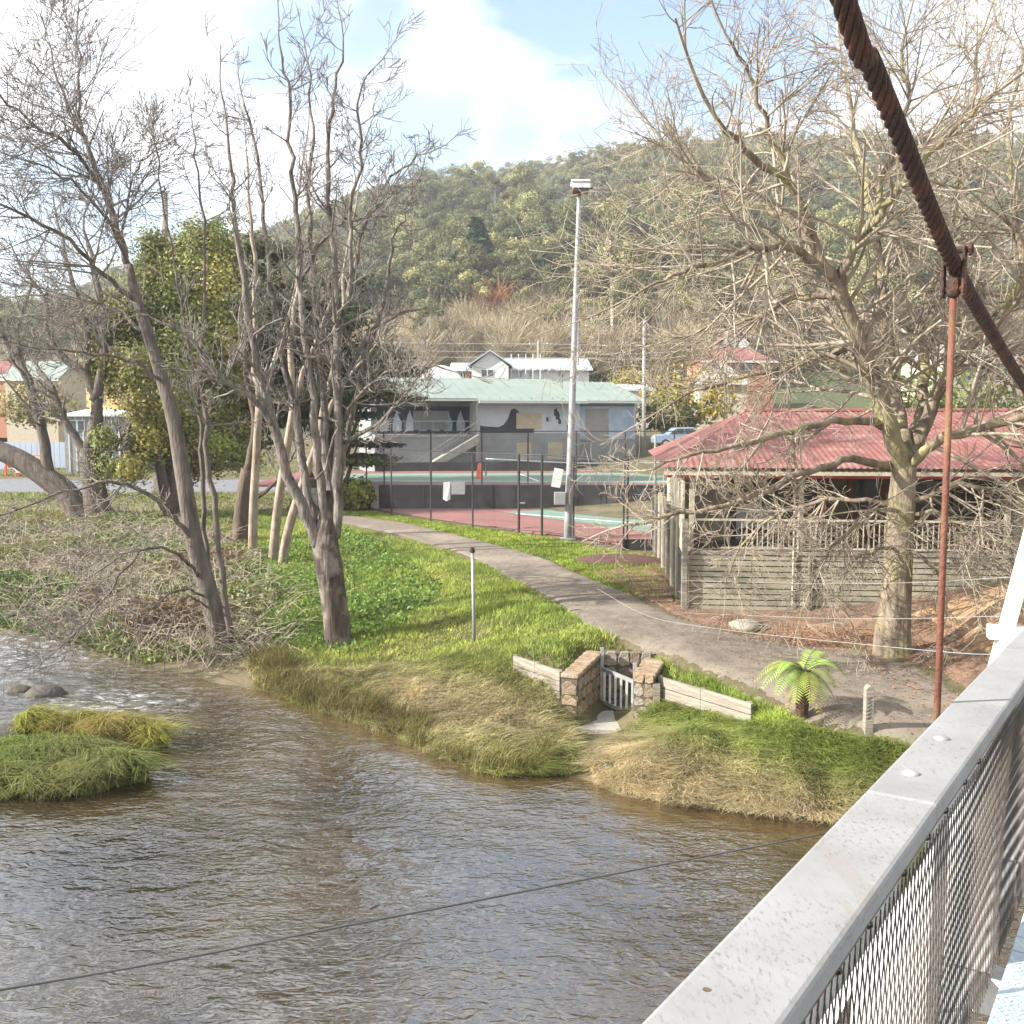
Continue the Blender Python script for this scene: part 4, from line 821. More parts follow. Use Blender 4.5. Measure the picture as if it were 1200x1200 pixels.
    P = scatter(60000, ivy, r, (-32, -4), (25, 52), near=28, p=1.0); hp = patch(P, .8, 3); P[:, 2] += r.uniform(0, 1, len(P))*(.15+.75*np.clip(hp-.35, 0, 1))
    t = np.clip(patch(P, .6, 1)+r.normal(0, .3, len(P)), 0, 1); T = mixt(np.array([.10, .155, .035]), np.array([.25, .26, .10]), t)*r.uniform(.6, 1.3, (len(P), 1))
    br = patch(P, .9, 5) > .72; T[br] = np.array([.17, .115, .065])*r.uniform(.7, 1.3, (br.sum(), 1))
    V = leaf_cards(P, .07, r)
    tag(link('ivy_cover', quads_mesh('ivy_cover', V, np.arange(len(V)).reshape(-1, 4), np.repeat(T, 4, 0)), M['leaf']), 'ivy and creeping ground cover over the left bank', 'ground cover', kind='stuff')
    # tangle of dead stems there
    P = scatter(4200, [(-100, 620), (230, 620), (330, 700), (330, 770), (240, 790), (100, 760), (-100, 720)], r, (-30, -4), (24, 50), near=28, p=1.)
    L = []
    for p in P:
        a = r.uniform(0, 6.28); d = np.array([math.cos(a), math.sin(a), r.uniform(-.1, .6)]); l = r.uniform(.5, 1.6); up = np.array([0, 0, r.uniform(.1, .5)])
        L.append((np.array([p, p+d*l*.5+up*.8, p+d*l+up*.3]), np.array([.010, .009, .006])))
    tag(link('dead_stems', tubes_mesh('dead_stems', L, 3), M['twig_oak']), 'tangle of dead grey stems over the left bank', 'brush', kind='stuff')
    # fallen leaves
    P = scatter(15000, [(690, 672), (770, 650), (800, 716), (940, 735), (1020, 740), (1180, 700), (1200, 800), (1100, 860), (1010, 775), (860, 745), (790, 725), (740, 700)], r, (2, 14), (15, 36)); P[:, 2] += .045
    V = leaf_cards(P, .032, r); V[:, 2] = np.repeat(P[:, 2], 4)+(V[:, 2]-np.repeat(P[:, 2], 4))*.35
    T = mixt(np.array([.36, .17, .085]), np.array([.20, .11, .06]), r.uniform(size=len(P)))*r.uniform(.6, 1.3, (len(P), 1))
    qx, qy = project(P); dens = np.where((qy < 757) & (qx > 840), 1, np.where(qx > 1040, .12, .32)); k = r.uniform(size=len(P)) < dens
    V = V.reshape(-1, 4, 3)[k].reshape(-1, 3); T = np.repeat(T[k], 4, 0)
    tag(link('fallen_leaves', quads_mesh('fallen_leaves', V, np.arange(len(V)).reshape(-1, 4), T), M['litter']), 'brown fallen leaves on the dirt in front of the slatted wall', 'leaves', kind='stuff')
    P = scatter(5200, [(a, b) for a, b in PN[3:]]+[(a, b) for a, b in PF[3:][::-1]], r, (-10, 13), (14, 50)); P[:, 2] += .035
    V = leaf_cards(P, .022, r); V[:, 2] = np.repeat(P[:, 2], 4)+(V[:, 2]-np.repeat(P[:, 2], 4))*.3
    T = np.where(r.uniform(size=(len(P), 1)) < .5, np.array([.30, .25, .20]), np.array([.13, .09, .06]))*r.uniform(.6, 1.2, (len(P), 1))
    tag(link('path_litter', quads_mesh('path_litter', V, np.arange(len(V)).reshape(-1, 4), np.repeat(T, 4, 0)), M['litter']), 'bits of leaf and gravel strewn on the path', 'litter', kind='stuff')
    # tussock islands in the river
    for k, (lab, tus, n, fl, c1, c2) in enumerate((
        ('large green grass tussock island in the river, nearest of the two', [(20, 908, .8), (70, 905, .8), (115, 908, .7), (145, 912, .4), (-30, 900, .9), (90, 890, .6), (40, 890, .7), (-60, 885, .9), (0, 925, .5), (60, 925, .5), (105, 922, .4)], 17000, (.25, -.6, 0), (.17, .235, .05), (.24, .20, .085)),
        ('yellow green grass tussock island behind the larger one', [(60, 862, .35), (100, 860, .45), (135, 864, .5), (160, 870, .4), (35, 858, .3), (178, 874, .25), (120, 872, .4)], 9000, (.5, -.4, 0), (.27, .28, .05), (.30, .23, .08)))):
        Cn = np.array([onz(a, b, ZW) for a, b, _ in tus]); rad = np.array([q for *_, q in tus])
        i = r.integers(0, len(tus), n); a = r.uniform(0, 6.28, n); q = np.sqrt(r.uniform(size=n))
        P = Cn[i]+np.stack([np.cos(a)*q*rad[i], np.sin(a)*q*rad[i], np.zeros(n)], 1)
        d = np.min(np.linalg.norm(P[:, None, :2]-Cn[None, :, :2], axis=2)/rad[None], axis=1); P[:, 2] = ZW-.02+.28*np.clip(1-d*d, 0, 1)
        T = mixt(np.array(c1), np.array(c2), np.clip(patch(P, 1.6, k)*1.2-.2+r.normal(0, .25, n), 0, 1))*r.uniform(.65, 1.25, (n, 1))
        root = thing('grass_tussock', Cn.mean(0), lab, 'grass tussock', 'tussock islands')
        link('blades', blades('blades', P, .66*r.uniform(.3, 1.25, n), np.full(n, .0115), T, r, .9, 4, .66, fl), M['leaf'], root)
        mb = MB()
        for c, q in zip(Cn, rad): mb.lathe(c-[0, 0, .3], [(q*1.02, 0), (q*.9, .34), (q*.55, .5), (q*.1, .56)], 12)
        obj('soil', mb, M['ground'], root, smooth=True)
    for lab, px, py, s in (('flat dark rock in the rapids', 52, 813, .45), ('small mossy rock left of the flat dark rock in the rapids', 22, 809, .3), ('dark rock at the left edge of the tussock island', 4, 862, .5)):
        c = onz(px, py, ZW); V = r.normal(size=(40, 3)); rock(lab, c, s, r)
def rock(lab, c, s, r, name='rock', mt='rock', flat=.42):
    mb = MB(); n = 9; m = 6; V = []; 
    for i in range(m+1):
        th = PI*i/m
        for j in range(n):
            ph = 2*PI*j/n; k = 1+.16*math.sin(3*ph+s*40+i)+r.normal(0, .05); V.append((c[0]+s*k*math.sin(th)*math.cos(ph), c[1]+s*k*.8*math.sin(th)*math.sin(ph), c[2]+s*flat*math.cos(th)))
    F = [(i*n+j, i*n+(j+1) % n, (i+1)*n+(j+1) % n, (i+1)*n+j)[::-1] for i in range(m) for j in range(n)]
    mb.add(V, F); return tag(obj(name, mb, M[mt], smooth=True), lab, 'rock')
grass_all()
# ------------------------------------------------------------------ suspension footbridge (camera stands on it)
VD = ray(1367, 564); VD = VD/np.linalg.norm(VD)                 # run of the bridge
HD = np.array([VD[0], VD[1], 0]); HD /= np.linalg.norm(HD)
SD = np.array([HD[1], -HD[0], 0])                               # to the deck side (right)
UD = np.cross(SD, VD)
DROP = .80
A0 = onz(750, 1197, CAM_Z-DROP)                                 # outer top edge of the handrail
RW_ = None
def on_rail_plane(px, py):
    d = ray(px, py); n = UD; return CAMP+d*(np.dot(A0-CAMP, n)/np.dot(d, n))
RAILW = float(np.dot(on_rail_plane(920, 1195)-A0, SD))
def bp(s, w, h): return A0+VD*s+SD*w+UD*h                        # bridge frame: along, across, up from rail top
def along(px, py): return float(np.dot(on_rail_plane(px, py)-A0, VD))
def bridge():
    root = thing('footbridge', bp(0, .6, -1.0), 'timber suspension footbridge with weathered white handrail and wire mesh side', 'bridge')
    R = np.stack([SD, VD, UD], 1)
    joint = along(1095, 942); cuts = [-2.2, joint-.0, joint+2.4, joint+4.8, joint+7.2, joint+9.6, joint+12.]
    for a, b in zip(cuts[:-1], cuts[1:]):
        obj('handrail', MB().box(bp((a+b)/2, RAILW/2, -.024), (RAILW, b-a-.004, .048), R=R), M['rail'], root, origin=bp((a+b)/2, RAILW/2, -.024), bevel=.009)
        obj('rail_bearer', MB().box(bp((a+b)/2, RAILW*.52, -.048-.047), (RAILW*.64, b-a-.006, .09), R=R), M['mossrail'], root, bevel=.005)
    deckh = -1.02
    step = 1.25; s0 = along(1085, 886)
    for k in range(-3, 10):
        s = s0+step*k
        if s > 12: break
        obj('post', MB().box(bp(s, RAILW*.85-.12, -.10+deckh/2+.02), (.19, .20, -deckh-.10), R=R), M['white'], root, bevel=.006)
        obj('outrigger', MB().beam(bp(s+.16, RAILW*.2, -.22), bp(s+.16, -.30, deckh-.05), .07, .07), M['white'], root)
        obj('cross_beam', MB().box(bp(s+.02, .45, deckh-.14), (2.3, .12, .14), R=R), M['white'], root)
    # round bolt caps
    for px, py in ((1067, 907), (1103, 866)):
        p = on_rail_plane(px, py); 
        obj('bolt', MB().lathe(p, [(.021, -.004), (.021, .003), (.016, .007), (.006, .0095), (.001, .010)], 18), M['galv'], root, smooth=True)
    obj('nail_hole', MB().lathe(on_rail_plane(828, 1160), [(.006, -.01), (.006, .0008), (.001, .0008)], 10), M['bark_dark'], root)
    # diamond mesh hung from hooks
    L = []; w0 = RAILW*.85; top = -.088; bot = deckh+.02; hh = top-bot; pit = .036; ph = .056
    s = -1.2-hh*pit/ph/1.
    while s < 7.5:
        for sg in (1, -1):
            pts = []; n = 15
            for i in range(n):
                t = i/(n-1); x = s+(sg*(t)*hh*pit/ph*.55); pts.append(bp(x, w0+.004*sg+.012*math.sin(t*3+s), top-hh*t))
            L.append((np.array(pts), np.full(n, .0015)))
        s += pit
    tag(link('wire_mesh', tubes_mesh('wire_mesh', L, 4), M['mesh'], root), kind='stuff')
    obj('top_wire', MB().tube([bp(-1.5, w0, top), bp(7.5, w0, top)], .0022, 5), M['mesh'], root)
    for px, py in ((958, 1160), (1003, 1092), (1040, 1043), (1073, 986), (1102, 948), (1122, 920), (1145, 890), (1160, 868)):
        sa = along(px-14, py-10)
        a = np.linspace(0, 1.6*PI, 9); pts = [bp(sa+.004*i, w0-.01+.018*math.sin(t), top+.004+.014*math.cos(t)) for i, t in enumerate(a)]
        obj('hook', MB().tube(pts, .0028, 6), M['mesh'], root, smooth=True)
    # deck
    sp = -1.6
    while sp < 12:
        obj('deck_board', MB().box(bp(sp, w0+.02+.62, deckh-.02), (1.24, .132, .04), R=R), M['deck'], root, bevel=.004); sp += .14
    for w in (.02, 1.25): obj('bearer', MB().box(bp(4.5, w, deckh-.09), (.09, 14, .10), R=R), M['white'], root)
    for w in (w0+1.3,):
        for k in range(-1, 9): obj('post', MB().box(bp(s0+step*k, w, deckh/2-.05), (.10, .10, -deckh-.1), R=R), M['white'], root)
        obj('handrail', MB().box(bp(4.5, w, -.024), (RAILW, 14, .048), R=R), M['rail'], root, bevel=.006)
    # end frame by the bank
    t1 = aty(1203, 648, 9.6); b1 = aty(1170, 772, 9.6)
    obj('end_brace', MB().beam(t1+(t1-b1)*.4, b1+(b1-t1)*.6, .13, .10), M['white'], root)
    c = aty(1177, 744, 9.5); obj('beam_end', MB().box(c+[.3, .05, 0], (.8, .14, .13), rz=-.25), M['white'], root, bevel=.01)
    # abutment under the far end
    q = bp(13.2, .6, -1.3); obj('abutment', MB().box((q[0], q[1], q[2]-1.2), (2.6, 1.2, 2.4), rz=-math.atan2(HD[0], HD[1])), M['concrete'], root)
    return s0
S0 = bridge()
# main cable in the vertical plane of the hangers
sr = along(1109, 825)
ROD = bp(sr, -.035, 0)
def cable_pt(px, py):
    d = ray(px, py); return CAMP+d*(np.dot(ROD-CAMP, SD)/np.dot(d, SD))
def cable():
    pts = [cable_pt(988, -2), cable_pt(1020, 74), cable_pt(1058, 165), cable_pt(1090, 246), cable_pt(1124, 322), cable_pt(1160, 387), cable_pt(1203, 456)]
    up = pts[0]+(pts[0]-pts[1])*6+np.array([0, 0, .3]); dn = pts[-1]+(pts[-1]-pts[-2])*1.2+np.array([0, 0, .05]); 
    end = bp(sr+7, -.035, .25); far = bp(sr+13, -.035, -.5)
    P, _ = smooth_line([up]+pts+[dn], np.ones(len(pts)+2), 40)
    P2, _ = smooth_line([dn, dn*.5+end*.5-[0, 0, .25], end, far], np.ones(4), 30); P = np.vstack([P, P2[1:]])
    s = np.r_[0, np.cumsum(np.linalg.norm(np.diff(P, axis=0), axis=1))]; t = np.arange(0, s[-1], .012); P = np.stack([np.interp(t, s, P[:, k]) for k in range(3)], 1)
    T = np.gradient(P, axis=0); T /= np.linalg.norm(T, axis=1)[:, None]; U = np.cross(T, SD); U /= np.linalg.norm(U, axis=1)[:, None]; Wv = np.cross(T, U)
    D0 = np.linalg.norm(pts[2]-CAMP); Rm = 16.5/FPX*D0*.62
    root = thing('suspension_cable', ROD, 'thick rusty twisted steel cable slanting across the upper right', 'cable')
    nst = 7
    for k in range(nst):
        a = t*2*PI/.30+k*2*PI/nst
        Q = P+(np.cos(a)[:, None]*U+np.sin(a)[:, None]*Wv)*(Rm*.70)
        link('strand', tubes_mesh('strand', [(Q, np.full(len(Q), Rm*.34))], 7), M['rust'], root)
    link('core', tubes_mesh('core', [(P, np.full(len(P), Rm*.55))], 8), M['rust'], root)
    # hanger rod with its clamp
    c = P[int(np.argmin(np.abs((P-ROD)@HD)))]; top = np.array([ROD[0], ROD[1], c[2]-.062])
    h = thing('hanger_rod', ROD, 'rusty red hanger rod clamped to the thick twisted cable', 'hanger rod')
    obj('rod', MB().tube([top, top*.5+ROD*.5, ROD-[0, 0, 1.2]], .0108, 14), M['rodrust'], h, smooth=True)
    cl = obj('clamp', MB().box(c-[0, 0, .07], (.04, .042, .065), rz=-math.atan2(HD[0], HD[1])), M['rust'], h, bevel=.016)
    for sgn in (-1, 1):
        obj('clamp_plate', MB().beam(c-[0, 0, .10]+SD*sgn*Rm*1.22, c+[0, 0, .055]+SD*sgn*Rm*1.22, .036, .010, up=tuple(SD)), M['rust'], h, bevel=.004)
    obj('clamp_pin', MB().tube([c+[0, 0, .045]-SD*Rm*1.5, c+[0, 0, .045]+SD*Rm*2.2], .011, 8), M['rust'], h)
    obj('clamp_pin', MB().tube([c-[0, 0, .075]-SD*Rm*1.5, c-[0, 0, .075]+SD*Rm*1.5], .013, 8), M['rust'], h)
    obj('clamp_nut', MB().tube([c+[0, 0, .045]+SD*Rm*1.7, c+[0, 0, .045]+SD*Rm*2.1], .021, 6), M['rust'], h)
cable()
def sagwire(name, label, pts, r, mt='wire', per=10):
    p, q = smooth_line(pts, np.full(len(pts), r), per); return tag(obj(name, MB().tube(p, q, 5), M[mt], smooth=True), label, 'wire')
dvw = aty(0, 1160, 6.2); dvr = aty(960, 978, 9.5); ext = dvr+(dvr-dvw)*.55
sagwire('guy_wire', 'thin dark guy wire stretched low across the river', [dvw+(dvw-dvr)*1.0+[0, 0, .25], dvw, aty(400, 1086, 7.2), aty(730, 1022, 8.5), dvr, ext], .009, 'darkwire')
sagwire('fence_wire', 'pale wire running over the path towards the bridge end, lowest of the three', [aty(700, 690, 24.5), aty(760, 722, 22), aty(850, 738, 18.5), aty(1000, 754, 13.5), aty(1120, 765, 10.5), aty(1172, 767, 9.6)], .0045)
sagwire('fence_wire', 'pale wire crossing the thick trunk, middle one of the three', [aty(800, 718, 22.5), aty(950, 724, 17), aty(1050, 725, 13), aty(1175, 722, 9.7)], .004)
sagwire('fence_wire', 'pale wire crossing the thick trunk, top one of the three', [aty(800, 680, 22.5), aty(930, 684, 17), aty(1060, 683, 13), aty(1190, 676, 9.7)], .0035)

# ------------------------------------------------------------------ floodlight, steel post, bollard, tree fern
def floodlight():
    b = ground_at(665, 632); D = b[1]; top = aty(679, 226, D+.15); root = thing('floodlight', b, 'tall grey floodlight pole beside the tennis fence', 'light pole')
    p, q = smooth_line([b-[0, 0, .3], b*.5+top*.5, top], [.17, .125, .085], 6); obj('pole', MB().tube(p, q, 14), M['galv'], root, smooth=True)
    obj('base_plate', MB().box(b+[0, 0, .03], (.6, .6, .06)), M['galv'], root)
    c = aty(679, 221, D); R = Matrix.Rotation(math.radians(-8), 3, 'X'); R = np.array(R)
    hd = obj('lamp_head', MB().box(c+[0.03, -.1, -.02], (.62, .5, .30), R=R), M['timber_brown'], root, bevel=.03)
    obj('lamp_hood', MB().box(c+[0.03, -.12, .17], (.74, .66, .09), R=R), M['white'], root, bevel=.02)
    obj('lamp_visor', MB().box(c+[0.03, -.40, .06], (.72, .03, .22), R=R), M['white'], root)
    obj('lamp_glass', MB().box(c+[.03, -.365, -.08], (.5, .02, .16), R=R), M['glass'], root)
    obj('bracket', MB().beam(c+[.33, .0, .05], c+[.60, .1, -.02], .05, .05), M['darkmetal'], root)
    s = aty(656, 578, D-.2); obj('sign_plate', MB().box(aty(653, 560, D-.25), (.36, .06, .75), R=np.array(Matrix.Rotation(.18, 3, 'Y'))), M['white'], root)
    obj('switch_box', MB().box(aty(656, 584, D-.22), (.45, .3, .5)), M['galv'], root, bevel=.02)
floodlight()
b = ground_at(556, 753); t = aty(553.5, 645, b[1])
root = thing('steel_post', b, 'leaning galvanised steel post on the grassy bank', 'post')
obj('pole', MB().tube([b-[0, 0, .3], t], .040, 12), M['galv'], root, smooth=True); obj('cap', MB().lathe(t, [(.066, -.05), (.066, .02), (.05, .03), (.05, .07), (.01, .07)], 10), M['rust'], root)
def bollard():
    b = ground_at(1017, 858); h = 58/FPX*b[1]; w = .135; root = thing('bollard', b, 'pale timber bollard with carved dark lettering beside the path', 'bollard')
    prof = [(-w/2, -.1), (w/2, -.1), (w/2, h-.07), (w/2-.03, h-.015), (0, h), (-w/2+.03, h-.015), (-w/2, h-.07)]
    obj('shaft', MB().prism([(b[0]+x, b[1]-.06, b[2]+z) for x, z in prof], (0, .13, 0)), M['timber_grey'], root, bevel=.008)
    # routed letters, too small to read: short dark strokes down the face
    for k in range(6):
        obj('carved_mark', MB().beam((b[0]-.045, b[1]-.062, b[2]+h*.30+k*.062), (b[0]+.02, b[1]-.062, b[2]+h*.30+k*.062+.05), .006, .012, up=(0, 1, 0)), M['muraldark'], root)
bollard()
def fern():
    b = ground_at(940, 842); D = b[1]; h = 62/FPX*D; r = np.random.default_rng(2)
    root = thing('tree_fern', b, 'small bright green tree fern beside the path', 'fern')
    pts = [b-[0, 0, .1], b+[.0, 0, h*.5], b+[.0, 0, h*.95]]; p, q = smooth_line(pts, [.115, .10, .115], 6, .006, r); obj('trunk', MB().tube(p, q*(1+.1*r.normal(size=len(q))), 12), M['fernbark'], root)
    c = b+np.array([0, 0, h*.93])
    spec = [(-162, .95, .50), (-140, .9, .42), (-115, .82, .25), (-95, .85, .30), (-70, .72, .22), (-45, .72, .5), (-20, .85, .72), (10, .8, .75), (35, .85, .6), (65, .8, .5), (95, .8, .45), (125, .85, .5), (155, .9, .6), (178, .98, .55), (-150, .7, .85), (-30, .6, .1), (-80, .75, -.1), (-128, .75, -.05), (50, .95, .85)]
    for k, (az, L, el) in enumerate(spec):
        a = math.radians(az); d = np.array([math.cos(a), math.sin(a), 0]); n = 24; V = []; F = []; C = []
        t = np.linspace(0, 1, n); rise = el*L*.75
        cl = c+d[None]*(L*.8*t)[:, None]+np.array([0, 0, 1.])[None]*(rise*t*1.5-(.62+.3*max(el, 0))*L*t**2.2)[:, None]
        side = np.cross(d, (0, 0, 1.)); tone = np.array([.27, .38, .08])*r.uniform(.8, 1.25)*np.array([r.uniform(.85, 1.35), 1, 1])
        if el < 0: tone = np.array([.26, .21, .06])
        m = 0
        for i in range(2, n):
            wl = .19*math.sin(PI*(t[i]*.86+.10))**.8*L+.02
            tg = cl[i]-cl[i-1]; tg /= np.linalg.norm(tg)
            for sg in (-1, 1):
                for sub in (0,):
                    o = cl[i]-(cl[i]-cl[i-1])*sub; tip = o+side*sg*wl+tg*wl*.45-np.array([0, 0, .16*wl]); w = tg*.0125
                    V += [o-w*.7, o+w*.7, (o*.45+tip*.55)+w*.8, tip, (o*.45+tip*.55)-w*.9]; F.append(tuple(range(m, m+5))); m += 5
                    C += [tone*r.uniform(.85, 1.15)]*5
        mb = MB(); mb.add(V, F); mb.c = [np.array(C)]
        fr = obj('frond', mb, M['leaf'], root); obj('stalk', MB().tube(cl, np.linspace(.009, .003, n), 5), M['bark_brown'], fr)
    for k in range(3):
        a = k*2.2+2.4; obj('dead_frond', MB().tube([c, c+[.08*math.cos(a), .08*math.sin(a)-.04, -.05], c+[.13*math.cos(a), .13*math.sin(a)-.08, -.30]], [.012, .03, .012], 5), M['bark_white'], root)
fern()

# ------------------------------------------------------------------ stone culvert gate and timber edging
def stone_face(root, o, u, v, W, H, depth, r, cell=.2):
    """irregular stones over a face at origin o spanned by u (width W) and v (height H), standing proud along n"""
    n = np.cross(u, v); n /= np.linalg.norm(n); z = 0
    while z < H-.03:
        rh = min(cell*r.uniform(.75, 1.3), H-z); rh = H-z if H-z-rh < .08 else rh; x = 0
        while x < W-.02:
            rw = cell*r.uniform(.7, 1.9); rw = W-x if W-x-rw < .1 else rw
            g = .007; k = []
            cx = x+rw/2; cz = z+rh/2; m = 7
            for i in range(m):
                a = 2*PI*(i+.5*r.uniform())/m; q = 1/max(abs(math.cos(a))/(rw/2-g), abs(math.sin(a))/(rh/2-g)); q *= r.uniform(.93, 1.04)
                k.append(o+u*(cx+q*math.cos(a))+v*(cz+q*math.sin(a)))
            k = np.array(k); dd = depth*r.uniform(.5, 1.2); mid = k.mean(0); V = np.vstack([k-n*.02, k+n*dd*.6, mid+(k-mid)*.86+n*dd*.85])
            F = [(i, (i+1) % m, m+(i+1) % m, m+i) for i in range(m)]+[(m+i, m+(i+1) % m, 2*m+(i+1) % m, 2*m+i) for i in range(m)]+[tuple(range(2*m, 3*m))]
            obj('stone', MB().add(V, F), M[('stone', 'stone_dark', 'stone_grey', 'stone')[int(r.integers(0, 4))]], root, origin=mid)
            x += rw
        z += rh
def stonegate():
    r = np.random.default_rng(6)
    zb = -1.0; zt = -.08
    # left pier: an end face towards the sun and a long face towards the gate
    p0 = onz(676, 846, zb); p1 = onz(712, 833, zb-.02)               # long face, front to back
    pL = onz(667, 840, zb)
    root = thing('stone_gateway', (p0+p1)/2, 'low stone walled culvert opening with grey barred gate', 'gate')
    def wall(name, a, b, th, z0, z1, z1b, side):
        d = (b-a); d[2] = 0; L = np.linalg.norm(d); d /= L; nrm = np.array([-d[1], d[0], 0])*side
        P = [a, b, b+nrm*th, a+nrm*th]; V = [(q[0], q[1], z0) for q in P]+[(P[0][0], P[0][1], z1), (P[1][0], P[1][1], z1b), (P[2][0], P[2][1], z1b), (P[3][0], P[3][1], z1)]
        w = obj(name, MB().add(V, [(3, 2, 1, 0), (4, 5, 6, 7), (0, 1, 5, 4), (1, 2, 6, 5), (2, 3, 7, 6), (3, 0, 4, 7)]), M['mortar'], root); return w, d, nrm, L
    a = np.array([1.30, 18.75, zb]); 
    a = onz(676, 848, -1.05); b_ = a+np.array([.62, 1.55, 0]); 
    w, d, nrm, L = wall('left_pier', a, b_, .32, -1.3, zt-.12, zt+.02, 1)
    stone_face(w, np.array([a[0], a[1], -1.2]), d, np.array([0, 0, 1.]), L, 1.12+zt-.03, .028, r, .25)
    stone_face(w, np.array([*(a+nrm*.32)[:2], -1.2]), -nrm, np.array([0, 0, 1.]), .32, 1.08+zt-.03, .028, r, .22)
    for i in range(6):
        q = a+d*(i+.5)*L/6+nrm*.16; obj('coping_stone', MB().box((q[0], q[1], zt-.06+.02*i), (.36, L/6-.02, .09), rz=math.atan2(d[1], d[0])-PI/2), M['stone'], w, bevel=.02)
    # right pier
    a2 = onz(742, 846, -1.0); b2 = a2+np.array([.35, .95, 0])
    w2, d2, n2, L2 = wall('right_pier', a2, b2, .40, -1.3, zt-.05, zt+.08, -1)
    stone_face(w2, np.array([*(a2)[:2], -1.2]), -n2*-1, np.array([0, 0, 1.]), .40, 1.15, .028, r, .22)
    for i in range(4):
        q = a2+d2*(i+.5)*L2/4+n2*.2; obj('coping_stone', MB().box((q[0], q[1], zt+.0+.02*i), (.44, L2/4-.02, .1), rz=math.atan2(d2[1], d2[0])-PI/2), M['stone'], w2, bevel=.025)
    # back wall
    a3 = b_+np.array([.02, .05, 0]); b3 = a3+np.array([1.0, -.12, 0])
    w3, d3, n3, L3 = wall('back_wall', a3, b3, .3, -1.3, zt+.03, zt+.03, 1)
    stone_face(w3, np.array([*a3[:2], -1.2]), d3, np.array([0, 0, 1.]), L3, 1.22, .035, r, .26)
    # gate
    g0 = b_+np.array([-.02, -.16, 0]); g1 = a2+np.array([.08, .35, 0]); gd = g1-g0; gd[2] = 0; gl = np.linalg.norm(gd); gd /= gl
    gt = obj('barred_gate', MB().beam((*g0[:2], -.32), (*g1[:2], -.32), .05, .07), M['galv'], root)
    obj('bottom_rail', MB().beam((*g0[:2], -1.0), (*g1[:2], -1.0), .05, .07), M['galv'], gt)
    for k in range(6):
        q = g0+gd*gl*(k+.5)/6; obj('bar', MB().beam((q[0], q[1], -.98), (q[0], q[1], -.34), .045, .02), M['white'], gt)
    for q, z1 in ((g0, .12), (g0+gd*gl*.98, .06)): obj('gate_post', MB().beam((q[0], q[1], -1.15), (q[0], q[1], z1), .07, .07), M['galv'], root)
    obj('timber_post', MB().beam((a2[0]+.42, a2[1]-.10, -1.35), (a2[0]+.42, a2[1]-.10, -.22), .13, .13), M['timber_grey'], root)
    obj('apron', MB().box(((a[0]+a2[0])/2, (a[1]+a2[1])/2+.35, -1.13), (1.3, 1.3, .12), rz=-.1), M['concrete'], root)
    # timber edging either side
    e0 = a+nrm*.32; e1 = onz(603, 772, -.15)
    for lab, p, q, nb, z1 in (('grey sleeper edging wall left of the stone gate', np.array([e1[0], e1[1], 0]), np.array([e0[0], e0[1]+.1, 0]), 3, -.08), ('grey sleeper edging wall right of the stone gate', np.array([a2[0]+.5, a2[1]+.05, 0]), np.array([*onz(882, 830, -.2)[:2], 0]), 3, -.12)):
        t = thing('sleeper_wall', ((p[0]+q[0])/2, (p[1]+q[1])/2, -.8), lab, 'wall', 'sleeper walls')
        for k in range(nb):
            z = z1-.1-.205*k; j = r.normal(0, .008); m = p*.52+q*.48
            obj('sleeper', MB().beam((p[0], p[1]+j, z), (m[0], m[1]+j, z), .08, .19), M['timber_grey'], t, bevel=.008)
            obj('sleeper', MB().beam((m[0]+(q-p)[0]*.004, m[1]+j+.004, z), (q[0], q[1]+j+.004, z), .08, .19), M['timber_grey'], t, bevel=.008)
        for k in (0.02, .5, .98): c = p*(1-k)+q*k; obj('stake', MB().beam((c[0], c[1]+.09, -1.2), (c[0], c[1]+.09, z1), .08, .08), M['timber_grey'], t)
    for lab, px, py, s in (('pale loose stone in the culvert outflow, nearest the water', 681, 893, .11), ('brown loose stone in the culvert outflow', 668, 872, .16), ('brown stone left of the loose stones in the outflow', 655, 880, .17), ('dark stone under the straw grass right of the outflow', 715, 905, .2), ('stone at the foot of the right bank', 880, 940, .2), ('dark stone at the bank foot next to the handrail', 938, 950, .22)):
        rock(lab, ground_at(px, py)+[0, 0, .02], s, r, flat=.7)
stonegate()

